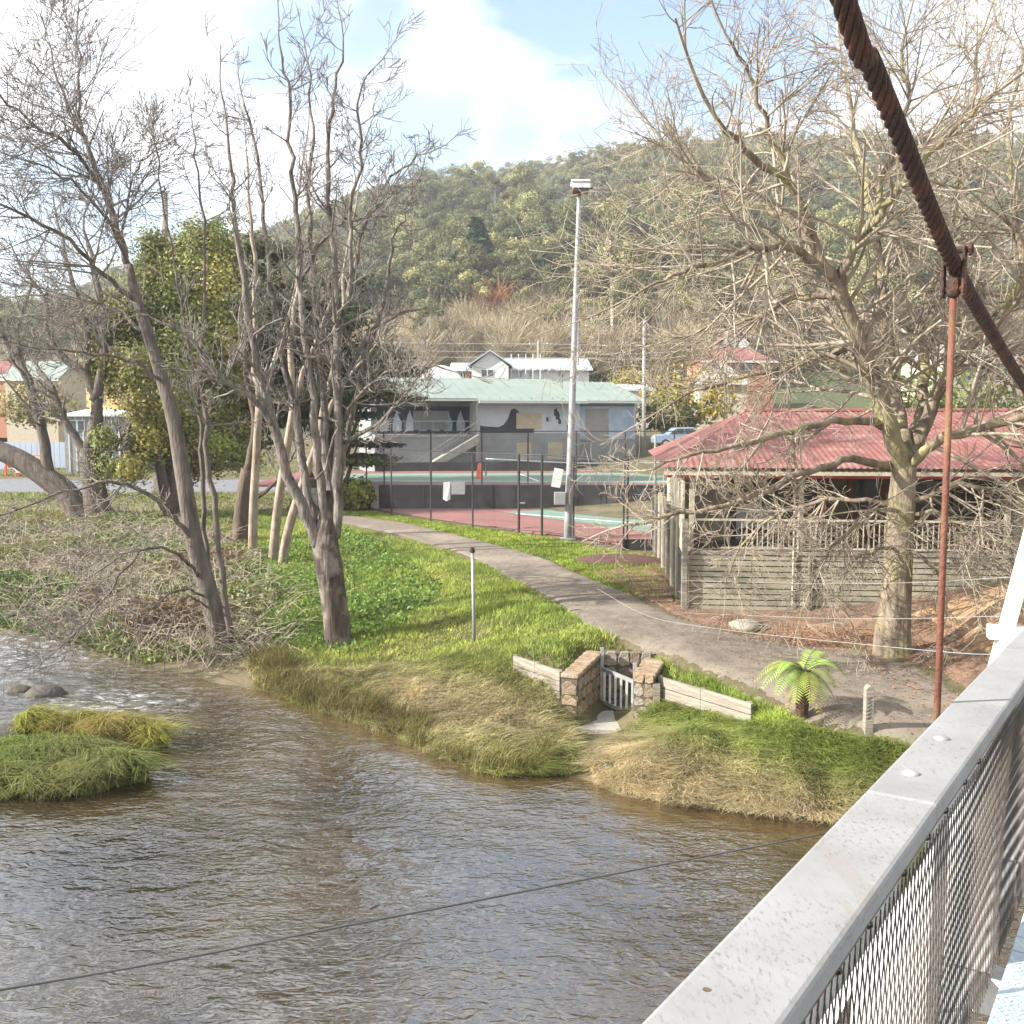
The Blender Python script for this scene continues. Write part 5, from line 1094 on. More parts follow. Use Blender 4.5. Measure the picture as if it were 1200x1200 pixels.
# ------------------------------------------------------------------ tennis courts
Z1 = .02; Z2 = 1.28
def courts():
    f0 = onz(395, 590, 0); F = [onz(430, 597, 0), onz(505, 611, 0), onz(554, 618, 0), onz(608, 624, 0), onz(672, 631, 0), onz(735, 641, 0)]
    A = F[0]; Bq = F[-1]; dr = Bq-A; dr[2] = 0; dr /= np.linalg.norm(dr)
    WY = 54.
    def slab(name, P, z, th, mt): return tag(obj(name, MB().prism([(x, y, z-th) for x, y in P], (0, 0, th)), M[mt]), kind='structure')
    slab('tennis_court', [(A[0]+.2, A[1]+.1), (Bq[0]+.2, Bq[1]+.1), (8.2, 35.5), (16, 42), (16, WY), (-7.2, WY)], .04, .12, 'court_red')
    def flat(name, P, z, mt): return tag(obj(name, MB().prism([(x, y, z) for x, y in P], (0, 0, .006)), M[mt]), kind='structure')
    g = [onz(590, 601, 0), onz(770, 626, 0), onz(830, 612, 0), onz(800, 599.5, 0), onz(640, 598.4, 0)]
    flat('court_surface', [(p[0], p[1]) for p in g], .044, 'court_green')
    slab('tennis_court', [(-14, WY+.25), (16, WY+.25), (15, 69), (-14, 68)], Z2, .12, 'court_red')
    flat('court_surface', [(-9.5, 56.5), (14, 55.0), (14, 66.2), (-11.5, 65.2)], Z2+.004, 'court_green')
    for k, (a, b) in enumerate((((-8, 57.6), (13, 56.2)), ((-10, 64), (13, 65)), ((1.5, 57.0), (.5, 64.5)))):
        d = np.array(b)-np.array(a); nn = np.array([-d[1], d[0]])/np.linalg.norm(d)*.06; flat('court_line', [tuple(np.array(a)-nn), tuple(np.array(b)-nn), tuple(np.array(b)+nn), tuple(np.array(a)+nn)], Z2+.012, 'line')
    p = onz(605, 603, 0); q = onz(775, 617, 0); d = q-p; nn = np.array([-d[1], d[0], 0])/np.linalg.norm(d)*.07
    flat('court_line', [tuple((p-nn)[:2]), tuple((q-nn)[:2]), tuple((q+nn)[:2]), tuple((p+nn)[:2])], .053, 'line')
    # black retaining wall
    rw = thing('retaining_wall', (3, WY, 0), 'black painted retaining wall between the two tennis courts', 'wall')
    x = -7.0; k = 0
    while x < 15.5:
        obj('panel', MB().box((x+1.19, WY+.12+(.006 if k % 2 else 0), .62), (2.37, .22, 1.30)), M['blackwall'], rw); x += 2.4; k += 1
    obj('end_pillar', MB().box((-7.25, WY+.1, .62), (.4, .4, 1.3)), M['concrete'], rw)
    gw = thing('low_block_wall', (-9.4, WY-.2, 0), 'low grey block wall left of the black retaining wall', 'wall')
    for k in range(5):
        for j in range(3): obj('block', MB().box((-8.0-k*.62-(.3 if j % 2 else 0), WY-.1, .25+j*.36), (.6, .3, .34)), M['concrete'], gw)
    # near fence along the path
    h = 3.3
    nf = thing('tennis_fence', (*((A+Bq)/2)[:2], 0), 'tall dark chain link fence along the near court beside the path', 'fence')
    posts = [0, .13, .34, .47, .61, .655, .78, 1.0]
    pix = [(430, 597), (459, 603), (505, 611), (554, 618), (608, 624), (635, 626), (672, 631), (735, 641)]
    PP = []
    for (px, py) in pix:
        p = onz(px, py, 0.02); PP.append(p)
        w = .055 if px in (608, 635) else .038
        obj('post', MB().tube([p-[0, 0, .2], p+[0, 0, h]], w, 8), M['darkmetal'], nf)
    for z in (h-.03, .12):
        for a, b in zip(PP[:-1], PP[1:]): obj('rail', MB().tube([a+[0, 0, z], b+[0, 0, z]], .024, 6), M['darkmetal'], nf)
    obj('gate_rail', MB().tube([PP[4]+[0, 0, 2.1], PP[5]+[0, 0, 2.1]], .024, 6), M['darkmetal'], nf); obj('latch', MB().box(PP[4]+[.15, -.05, 1.25], (.22, .08, .06)), M['galv'], nf)
    for a, b in zip(PP[:-1], PP[1:]): obj('chain_link', MB().add([a+[0, 0, .1], b+[0, 0, .1], b+[0, 0, h], a+[0, 0, h]], [(0, 1, 2, 3)]), M['chain'], nf)
    # far fence on the wall
    ff = thing('tennis_fence', (2, WY, Z2), 'tall dark chain link fence on top of the black retaining wall', 'fence')
    xs = [-9.2, -6.8, -4.3, -1.6, .85, 3.4, 6, 8.6, 11.2, 13.8]
    for x in xs: obj('post', MB().tube([(x, WY+.4, Z2-.1), (x, WY+.4, Z2+2.85)], .04, 8), M['darkmetal'], ff)
    for a, b in zip(xs[:-1], xs[1:]):
        obj('rail', MB().tube([(a, WY+.4, Z2+2.83), (b, WY+.4, Z2+2.83)], .026, 6), M['darkmetal'], ff); obj('chain_link', MB().add([(a, WY+.4, Z2), (b, WY+.4, Z2), (b, WY+.4, Z2+2.8), (a, WY+.4, Z2+2.8)], [(0, 1, 2, 3)]), M['chain'], ff)
    # things on the fence
    c = aty(523.5, 576, 46.9)
    V = []
    tag(obj('hanging_towel', MB().prism([(c[0]-.18, c[1], c[2]-.35), (c[0], c[1]-.03, c[2]-.45), (c[0]+.16, c[1], c[2]-.36), (c[0]+.17, c[1], c[2]+.45), (c[0]-.15, c[1], c[2]+.42)], (0, .04, 0)), M['white']), 'narrow pale cloth hanging on the near tennis fence', 'cloth')
    c = aty(537, 572, 46.6); tag(obj('notice_board', MB().box(c, (.62, .05, .58)), M['galv'], bevel=.01), 'square grey notice board on the near tennis fence', 'sign')
    c = np.array([(562-600)/1200*60, 60, Z2+.006]); cn = thing('traffic_cone', c, 'orange traffic cone on the upper tennis court', 'cone')
    obj('cone', MB().lathe(c, [(.26, .04), (.22, .1), (.10, .85), (.06, .9)], 14), M['orange'], cn, smooth=True); obj('base', MB().box(c+[0, 0, .02], (.6, .6, .05)), M['orange'], cn)
    nt = thing('tennis_net', (4, 61, Z2), 'sagging white topped tennis net on the upper court', 'net')
    pa = np.array([-1.6, 62.5, Z2+1.05]); pb = np.array([10.5, 58.5, Z2+1.05]); mid = (pa+pb)/2-[0, 0, .18]
    p, q = smooth_line([pa, mid, pb], np.full(3, .05), 8); obj('tape', MB().tube(p, q, 6), M['white'], nt)
    for e in (pa, pb): obj('post', MB().tube([(e[0], e[1], Z2), (e[0], e[1], Z2+1.1)], .045, 8), M['darkmetal'], nt)
    V = []; 
    for z in (-.95, -.02): V += [x+np.array([0, 0, z]) if z > -.5 else np.array([x[0], x[1], Z2+.06]) for x in p]
    n = len(p); obj('netting', MB().add(V, [(i, i+1, n+i+1, n+i) for i in range(n-1)]), M['chain'], nt)
    # little low board at the fence corner, mulch bed
    p = ground_at(748, 645); bd = thing('bed_edge', p, 'low dark board edging the mulch bed by the fence corner', 'edging'); obj('board', MB().box(p+[0, 0, .2], (1.15, .05, .42)), M['darkmetal'], bd)
    obj('stake', MB().box(p+[-.55, -.05, .9], (.06, .06, 2.4)), M['darkmetal'], bd); obj('stake', MB().box(p+[.55, -.05, .25], (.06, .06, .6)), M['timber_grey'], bd)
    mc = ground_at(725, 657); mb = MB(); n = 22
    mb.lathe((0, 0, 0), [(1.9, -.15), (1.5, .06), (.8, .16), (.05, .18)], n); V = np.vstack(mb.v); V[:, 1] *= .75; V += mc; mm = MB().add(V, mb.f); tag(obj('mulch_bed', mm, M['mulch'], smooth=True), 'low heap of dark red brown mulch on the lawn', 'mulch')
courts()

# ------------------------------------------------------------------ clubhouse with green roof and painted wall
def frame(o, rz): 
    ca, sa = math.cos(rz), math.sin(rz); u = np.array([ca, sa, 0]); v = np.array([-sa, ca, 0]); o = np.array(o, float)
    return lambda x, y, z: o+u*x+v*y+np.array([0, 0, z])
def fbox(f, x0, x1, y0, y1, z0, z1):
    V = [f(x, y, z) for z in (z0, z1) for y in (y0, y1) for x in (x0, x1)]
    return MB().add(V, [(0, 2, 3, 1), (4, 5, 7, 6), (0, 1, 5, 4), (2, 6, 7, 3), (0, 4, 6, 2), (1, 3, 7, 5)])
def fslab(f, P, th):
    """sheet through local points P, thickened downwards"""
    return MB().prism([f(*p) for p in P][::-1], (0, 0, -th))
def window(root, f, x0, x1, z0, z1, y, frame_m='white', mullions=1):
    w = obj('window', fbox(f, x0, x1, y-.03, y+.02, z0, z1), M[frame_m], root)
    n = mullions+1; W = (x1-x0)/n
    for k in range(n): obj('pane', fbox(f, x0+W*k+.07, x0+W*(k+1)-.07, y-.045, y-.028, z0+.07, z1-.07), M['glass'], w)
def roof_ribs(root, f, x0, x1, step, ya, za, yb, zb, mt):
    mb = MB(); x = x0
    while x <= x1: mb.beam(f(x, ya, za+.02), f(x, yb, zb+.02), .05, .05); x += step
    return mb
def clubhouse():
    rz = math.radians(16); o = onz(474, 552, Z2); o = np.array([(474-600)/1200*69.5, 69.5, 0]); f = frame(o, rz)
    root = thing('clubhouse', o, 'long clubhouse with pale green roof and black and white mural behind the courts', 'building')
    gz = 1.0; mz = 3.75; ez = 6.0
    # local x along the front: recess 0-5.0, pier 5.0, mural wall 5.0-12.4, second wing 12.4-17.5
    obj('wall', fbox(f, -2.0, 5.1, 1.6, 8, gz, ez+.1), M['greywall'], root)
    obj('wall', fbox(f, 5.1, 12.6, 0, 8, gz, mz), M['greywall'], root)
    obj('wall', fbox(f, 5.1, 12.6, 0.02, 8, mz, ez-.15), M['mural'], root)
    obj('wall', fbox(f, 12.6, 17.6, 1.6, 9, gz, ez), M['greywall'], root)
    obj('deck', fbox(f, -2.0, 5.08, 0, 1.62, mz-.25, mz-.05), M['concrete'], root); obj('plinth', fbox(f, -2, 5.08, .05, 1.62, gz, mz-.25), M['greywall'], root)
    st = obj('stair', MB().prism([f(.3, -.02, gz), f(1.0, -.02, gz), f(5.0, -.02, mz-.7), f(5.0, -.02, mz-.05)], tuple(f(0, -.9, 0)-f(0, 0, 0))), M['concrete'], root)
    for zz in (0, .5): obj('handrail', MB().beam(f(.6, -.95, gz+.9-zz*.6), f(5.0, -.95, mz+.9-zz*.6), .05, .05), M['galv'], root)
    for k in range(5): obj('baluster', MB().beam(f(.6+k*1.1, -.95, gz+.1+k*.6), f(.6+k*1.1, -.95, gz+.9+k*.68), .04, .04), M['galv'], root)
    obj('balcony_rail', MB().beam(f(-2, .08, mz+.85), f(5, .08, mz+.85), .05, .05), M['galv'], root)
    for k in range(8): obj('baluster', MB().beam(f(-1.9+k*.98, .08, mz-.05), f(-1.9+k*.98, .08, mz+.85), .035, .035), M['galv'], root)
    obj('pier', fbox(f, 4.95, 5.12, -.02, 1.62, gz, ez-.1), M['white'], root)
    # mural: flat print, built as thin raised shapes
    rr = np.random.default_rng(4)
    def poly(name, P, y, mt, d=.012): obj(name, MB().prism([f(x, y, z) for x, z in P], tuple(f(0, -d, 0)-f(0, 0, 0))), M[mt], root)
    obj('glazing', fbox(f, -1.6, 4.9, 1.56, 1.6, mz, ez-.4), M['muraldark'], root)
    for k in range(7):
        x = -1.4+k*.9; poly('mural_figure', [(x, mz+.1), (x+.55, mz+.1), (x+.62, mz+.7), (x+.4, mz+1.2), (x+.3, mz+1.6), (x+.1, mz+1.2), (x-.02, mz+.6)], 1.555, ('mural', 'muralblue')[k % 2])
    obj('window_board', fbox(f, .9, 3.4, 1.535, 1.56, mz+.25, mz+1.55), M['greywall'], root)
    poly('mural_figure', [(5.3, mz+.02), (6.6, mz+.02), (7.6, mz+.02), (9.2, mz+.02), (9.2, mz+.42), (8.3, mz+.5), (8.15, mz+.9), (8.2, mz+1.35), (8.0, mz+1.62), (7.75, mz+1.72), (7.5, mz+1.6), (7.4, mz+1.3), (7.3, mz+1.0), (7.0, mz+.6), (6.6, mz+.42), (5.5, mz+.5), (5.3, mz+.55)], .016, 'muraldark')
    obj('window_board', fbox(f, 7.9, 9.75, -.035, -.008, mz+.32, mz+1.42), M['tan'], root)
    for k in range(9):
        x = 10.0+rr.uniform(0, 2.2); z = mz+rr.uniform(.15, 1.5); s = rr.uniform(.1, .3); poly('mural_figure', [(x-s*.5, z-s*.8), (x+s*.4, z-s), (x+s*.55, z), (x+s*.2, z+s*1.1), (x-s*.5, z+s*.6)], .016-.002*k, ('muraldark', 'muralblue')[k % 3 == 0], .003)
    obj('mural_panel', fbox(f, 12.7, 17.5, 1.56, 1.6, mz-.5, ez-.35), M['muralblue'], root)
    obj('mural_panel', fbox(f, 13.6, 15.4, 1.53, 1.557, mz-.6, ez-.5), M['greyroof'], root)
    for x in (7.9, 10.2): obj('window_board', fbox(f, x, x+1.1, -.035, 0, gz+.9, gz+2.1), M['tan'], root)
    obj('base_wall', fbox(f, -2.2, 17.8, -1.3, -1.15, gz-.4, gz+.85), M['blackwall'], root)
    # roofs
    ry = 6.0; rzz = 7.75
    r1 = obj('roof', fslab(f, [(-3.5, -.5, ez+.15), (5.0, -.5, ez+.15), (5.0, -.9, ez-.02), (12.9, -.9, ez-.02), (12.3, ry, rzz), (-3.5, ry, rzz)], .12), M['greenroof'], root)
    obj('rib', roof_ribs(root, f, -3.3, 12.2, .76, -.45, ez+.15, ry, rzz, 'greenroof'), M['greenroof'], r1)
    obj('back_slope', fslab(f, [(-3.5, ry, rzz), (12.3, ry, rzz), (12.9, 14, ez), (-3.5, 14, ez)], .12), M['greenroof'], r1)
    obj('gable_wall', MB().prism([f(12.4, -.3, ez-.2), f(12.4, ry, rzz-.2), f(12.4, 13, ez-.2)], tuple(f(.1, 0, 0)-f(0, 0, 0))), M['white'], root)
    r2 = obj('roof', fslab(f, [(12.5, 1.0, ez+.05), (18.2, 1.0, ez+.05), (17.6, ry+.6, rzz-.15), (12.5, ry+.6, rzz-.15)], .12), M['greenroof'], root)
    obj('rib', roof_ribs(root, f, 12.9, 17.5, .76, 1.05, ez+.05, ry+.6, rzz-.15, 'greenroof'), M['greenroof'], r2)
    obj('back_slope', fslab(f, [(12.5, ry+.6, rzz-.15), (17.6, ry+.6, rzz-.15), (18, 14, ez), (12.5, 14, ez)], .12), M['greenroof'], r2)
    obj('gutter', MB().beam(f(-3.5, -.58, ez+.02), f(5, -.58, ez+.02), .12, .12), M['white'], root); obj('gutter', MB().beam(f(5, -.98, ez-.12), f(12.9, -.98, ez-.12), .12, .12), M['white'], root); obj('gutter', MB().beam(f(12.6, .93, ez-.06), f(18.2, .93, ez-.06), .12, .12), M['white'], root)
    obj('downpipe', MB().tube([f(5.05, -.6, ez-.1), f(5.05, -.12, ez-.5), f(5.05, -.12, gz)], .06, 8), M['white'], root)
    for x in (4.98,): obj('verandah_post', fbox(f, x-.08, x+.08, -.45, -.29, gz, ez-.1), M['galv'], root)
clubhouse()

def house(label, px0, px1, D, ybase, yeave, yridge, wall, roof, rz=0, depth=8, gable=False, wins=((.2, .4), (.6, .8)), name='house', ov=.4, hip=0, group='houses on the rise'):
    x0 = (px0-600)/1200*D; x1 = (px1-600)/1200*D; zb = CAM_Z+(490-ybase)/1200*D; ze = CAM_Z+(490-yeave)/1200*D; zr = CAM_Z+(490-yridge)/1200*(D+depth/2)
    f = frame((x0, D, 0), rz); W = x1-x0; root = thing(name, (x0, D, zb), label, 'house', group)
    obj('wall', fbox(f, 0, W, 0, depth, zb-4, ze), M[wall], root)
    if gable:   # gable end to the front
        rf = obj('roof', MB().prism([f(-ov, -ov, ze), f(W/2, -ov, zr), f(W/2, -ov, zr+.15), f(-ov, -ov, ze+.15)], tuple(f(0, depth+2*ov, 0)-f(0, 0, 0))), M[roof], root)
        obj('roof_slope', MB().prism([f(W/2, -ov, zr), f(W+ov, -ov, ze), f(W+ov, -ov, ze+.15), f(W/2, -ov, zr+.15)], tuple(f(0, depth+2*ov, 0)-f(0, 0, 0))), M[roof], rf)
        obj('gable', MB().prism([f(0, .01, ze), f(W, .01, ze), f(W/2, .01, zr-.02)], tuple(f(0, .2, 0)-f(0, 0, 0))), M[wall], root)
    else:
        rf = obj('roof', fslab(f, [(-ov, -ov, ze), (W+ov, -ov, ze), (W+ov-hip, depth/2, zr), (-ov+hip, depth/2, zr)], .14), M[roof], root)
        obj('roof_slope', fslab(f, [(-ov+hip, depth/2, zr), (W+ov-hip, depth/2, zr), (W+ov, depth+ov, ze), (-ov, depth+ov, ze)], .14), M[roof], rf)
        if hip:
            for sx, xe, xr in ((0, -ov, -ov+hip), (1, W+ov, W+ov-hip)): obj('roof_hip', MB().add([f(xe, -ov, ze), f(xr, depth/2, zr), f(xe, depth+ov, ze)], [(0, 1, 2)]), M[roof], rf)
        else:
            for x in (0.02, W-.14): obj('gable', MB().prism([f(x, 0, ze), f(x, depth, ze), f(x, depth/2, zr-.1)], tuple(f(.12, 0, 0)-f(0, 0, 0))), M[wall], root)
        obj('fascia', MB().beam(f(-ov, -ov-.03, ze-.08), f(W+ov, -ov-.03, ze-.08), .06, .2), M['white'], rf)
    for a, b in wins: window(root, f, W*a, W*b, ze-(ze-zb)*.72, ze-(ze-zb)*.2, -.01)
    return root, f, W, zb, ze
house('white gabled house with blue grey roof behind the clubhouse', 553, 596, 112, 447, 430, 416, 'white', 'bluegrey', 0, 10, True, ((.25, .6),))
rt, f, W, zb, ze = house('long white hall with blue grey roof right of the gabled house', 597, 690, 116, 447, 433, 421, 'white', 'bluegrey', .05, 10, False, ((.1, .16), (.25, .3), (.62, .68)))
for k in range(5): obj('flue', MB().tube([f(W*(.02+.09*k), -.8, zb-1), f(W*(.02+.09*k), -.8, ze+1.6)], .06, 6), M['white'], rt)
house('low brick house with grey blue roof left of the white gabled house', 531, 552, 114, 447, 434, 426, 'brick', 'bluegrey', 0, 8, False, ((.4, .75),))
# white arched shelter
c0 = aty(516, 441, 100); mb = MB(); R0 = 2.1
a = np.linspace(0, PI, 15); obj_ = tag(obj('arched_shelter', MB().prism([(c0[0]+R0*math.cos(t), c0[1], c0[2]-.9+R0*.95*math.sin(t)) for t in a]+[(c0[0]-R0, c0[1], c0[2]-3), (c0[0]+R0, c0[1], c0[2]-3)], (0, 6, 0)), M['white']), 'white arched shelter roof behind the clubhouse ridge', 'shelter')
house('white walled house at the right end of the clubhouse', 722, 762, 92, 477, 456, 451, 'white', 'white', .08, 7, False, ((.75, .95),))
house('cream brick house with grey tiled roof among the twigs right of the wattle', 818, 872, 88, 484, 449, 425, 'cream', 'greyroof', -.1, 8, False, ((.2, .62),), hip=2)
house('house with red tiled roof above the grey tiled one', 822, 905, 112, 440, 424, 408, 'brick', 'redroof', .05, 8, False, ((.1, .25), (.5, .7)), hip=2.5)
house('small white gabled house above the red tiled roof', 842, 876, 128, 415, 404, 390, 'white', 'redroof', 0, 8, True, ((.3, .6),))
house('small cream house on the rise at far right behind the broad tree', 1100, 1200, 95, 455, 425, 405, 'cream', 'greyroof', .1, 8, False, ((.3, .5), (.65, .8)))
house('yellow house with brown trim behind the left trees', 104, 140, 96, 490, 431, 420, 'yellow', 'greyroof', 0, 8, True, ((.35, .6),), group='houses on the left')
house('house with grey green roof at the far left', 10, 70, 108, 480, 445, 424, 'cream', 'greenroof', 0, 8, False, ((.2, .35), (.6, .75)), group='houses on the left')
house('house with red roof at the left picture edge', -40, 12, 112, 470, 440, 424, 'brick', 'redroof', 0, 8, False, ((.3, .6),), group='houses on the left')
house('house with red roof behind the dark evergreen', 255, 300, 98, 460, 425, 412, 'brick', 'redroof', .1, 8, False, ((.3, .6),), group='houses on the left')
# left: shed, fence, playground
def left_yard():
    D = 80
    f = frame(((77-600)/1200*D, D, 0), .05); zb = float(hgt(-34, 82)[0]); zt = CAM_Z+(490-487)/1200*D
    sh = thing('shed', f(2, 0, zb), 'pale grey corrugated shed behind the left trees', 'shed')
    W = 5.2; obj('wall', fbox(f, 0, W, 0, 5, zb-.5, zt), M['greywall'], sh); obj('roof', fslab(f, [(-.3, -.3, zt+.05), (W+.3, -.3, zt+.05), (W+.3, 5.3, zt+.5), (-.3, 5.3, zt+.5)], .12), M['white'], sh)
    for k in range(9): obj('cladding_rib', fbox(f, .3+k*.55, .38+k*.55, -.05, 0, zb, zt-.1), M['white'], sh)
    window(sh, f, .4, 1.6, zt-1.2, zt-.35, -.05)
    fn = thing('paling_fence', (-42, 84, 0), 'grey green paling fence behind the orange frames', 'fence'); x = -52
    while x < -35.2: obj('paling', MB().box((x, 84+(.01 if int(x*3) % 2 else 0), zb+1.1), (.42, .05, 2.3)), M['bluegrey'], fn); x += .46
    for k, (x, y) in enumerate(((-39.5, 79), (-36.6, 78.4))):
        p = np.array([x, y, float(hgt(x, y)[0])]); pg = thing('climbing_frame', p, ('orange climbing frame with white slide by the road, left one', 'orange climbing frame by the road, right one')[k], 'playground', 'orange climbing frames')
        for a in (-.9, .9):
            obj('arch', MB().tube([p+[a-.5, 0, 0], p+[a-.4, 0, 1.2], p+[a, 0, 1.7], p+[a+.4, 0, 1.2], p+[a+.5, 0, 0]], .09, 6), M['orange'], pg)
            obj('panel', MB().box(p+[a, .1, .9], (.7, .05, .6)), M['orange'], pg)
        obj('bar', MB().tube([p+[-1.2, 0, 1.55], p+[1.2, 0, 1.55]], .06, 6), M['orange'], pg)
        for a in range(4): obj('ladder_rung', MB().tube([p+[-1.3, -.3, .3+.3*a], p+[-.5, -.3, .3+.3*a]], .03, 5), M['white'], pg)
        obj('slide', MB().beam(p+[.4, -.2, 1.5], p+[1.8, -.6, .3], .45, .06), M['white'], pg)
    for k, x in enumerate((-29.5, -22.5, -36.5)):
        p = put(x, 64.8); tag(obj('road_post', MB().prism([(p[0]-.22, p[1], p[2]-.2), (p[0]+.22, p[1], p[2]-.2), (p[0]+.22, p[1], p[2]+1.2), (p[0]+.1, p[1], p[2]+1.32), (p[0]-.1, p[1], p[2]+1.32), (p[0]-.22, p[1], p[2]+1.2)], (0, .3, 0)), M['timber_grey']), ('grey timber post at the roadside below the leaning old tree', 'grey timber post at the roadside below the green tree', 'grey timber post at the roadside by the left picture edge')[k], 'post', 'roadside posts')
left_yard()
# poles and lines
def pole(label, px, py0, py1, D, r, mt, arm=0):
    b = aty(px, py1, D); t = aty(px+(0), py0, D); root = thing('power_pole', b-[0, 0, 3], label, 'pole', 'power poles')
    obj('pole', MB().tube([b-[0, 0, 3], t], [r, r*.7], 8), M[mt], root, smooth=True)
    if arm:
        for q in range(2): obj('cross_arm', MB().box(t-[0, 0, .5+.8*q], (arm, .12, .12)), M['timber_grey'], root)
        for q in (-.4, 0, .4): obj('insulator', MB().lathe(t+[q*arm, 0, -.44], [(.06, 0), (.08, .1), (.04, .2)], 8), M['white'], root)
    return t
pole('pale power pole at the right end of the clubhouse', 755, 376, 505, 74, .17, 'galv')
T1 = pole('power pole with cross arms on the rise behind the hall', 631, 399, 445, 122, .2, 'timber_grey', 2.6)
pole('power pole in front of the red tiled roofs', 851, 386, 480, 84, .15, 'timber_grey', 2.2)
pole('weathered timber pole rising above the evergreen', 193, 226, 330, 56, .22, 'timber_grey')
pole('thin pole beside the red roof corner', 768, 510, 640, 39, .07, 'timber_grey')
T2 = pole('pale power pole right behind the floodlight', 677, 378, 440, 118, .2, 'galv', 2.4)
for k, (dy, lab) in enumerate(((0, 'power line over the hall, upper one'), (9, 'power line over the hall, lower one'), (16, 'power line over the hall, lowest one'))):
    sagwire('power_line', lab, [aty(300, 394+dy, 122), aty(480, 402+dy, 122), aty(631, 403+dy, 122), aty(760, 405+dy, 120), aty(860, 396+dy, 118), aty(1000, 392+dy, 116)], .035, 'wire')
# parked car
def car():
    D = 71; c = np.array([(800-600)/1200*D, D, 2.72]); root = thing('parked_car', c, 'blue grey car parked behind the red roofed building', 'car')
    prof = [(-2.1, .35), (-2.15, .75), (-1.9, .95), (-1.2, 1.0), (-.7, 1.42), (.55, 1.45), (1.2, 1.05), (2.0, .95), (2.15, .6), (2.1, .35)]
    obj('body', MB().prism([(c[0]+x, c[1]-.85, c[2]+z) for x, z in prof], (0, 1.7, 0)), M['carblue'], root, bevel=.08)
    for a in ([(-1.05, 1.02), (-.65, 1.36), (-.1, 1.38), (-.1, 1.02)], [(0, 1.02), (0, 1.38), (.5, 1.38), (1.0, 1.02)]): obj('window', MB().prism([(c[0]+x, c[1]-.875, c[2]+z) for x, z in a], (0, .03, 0)), M['glass'], root)
    for x in (-1.3, 1.35):
        for y in (-.8, .8): w = obj('wheel', MB().tube([c+[x, y-.1, .33], c+[x, y+.1, .33]], .33, 16), M['rubber'], root); obj('rim', MB().tube([c+[x, y-.115, .33], c+[x, y+.115, .33]], .2, 12), M['galv'], w)
    for z, m in ((.72, 'white'),): obj('headlight', MB().box(c+[-2.08, -.6, z], (.1, .3, .14)), M[m], root)
car()

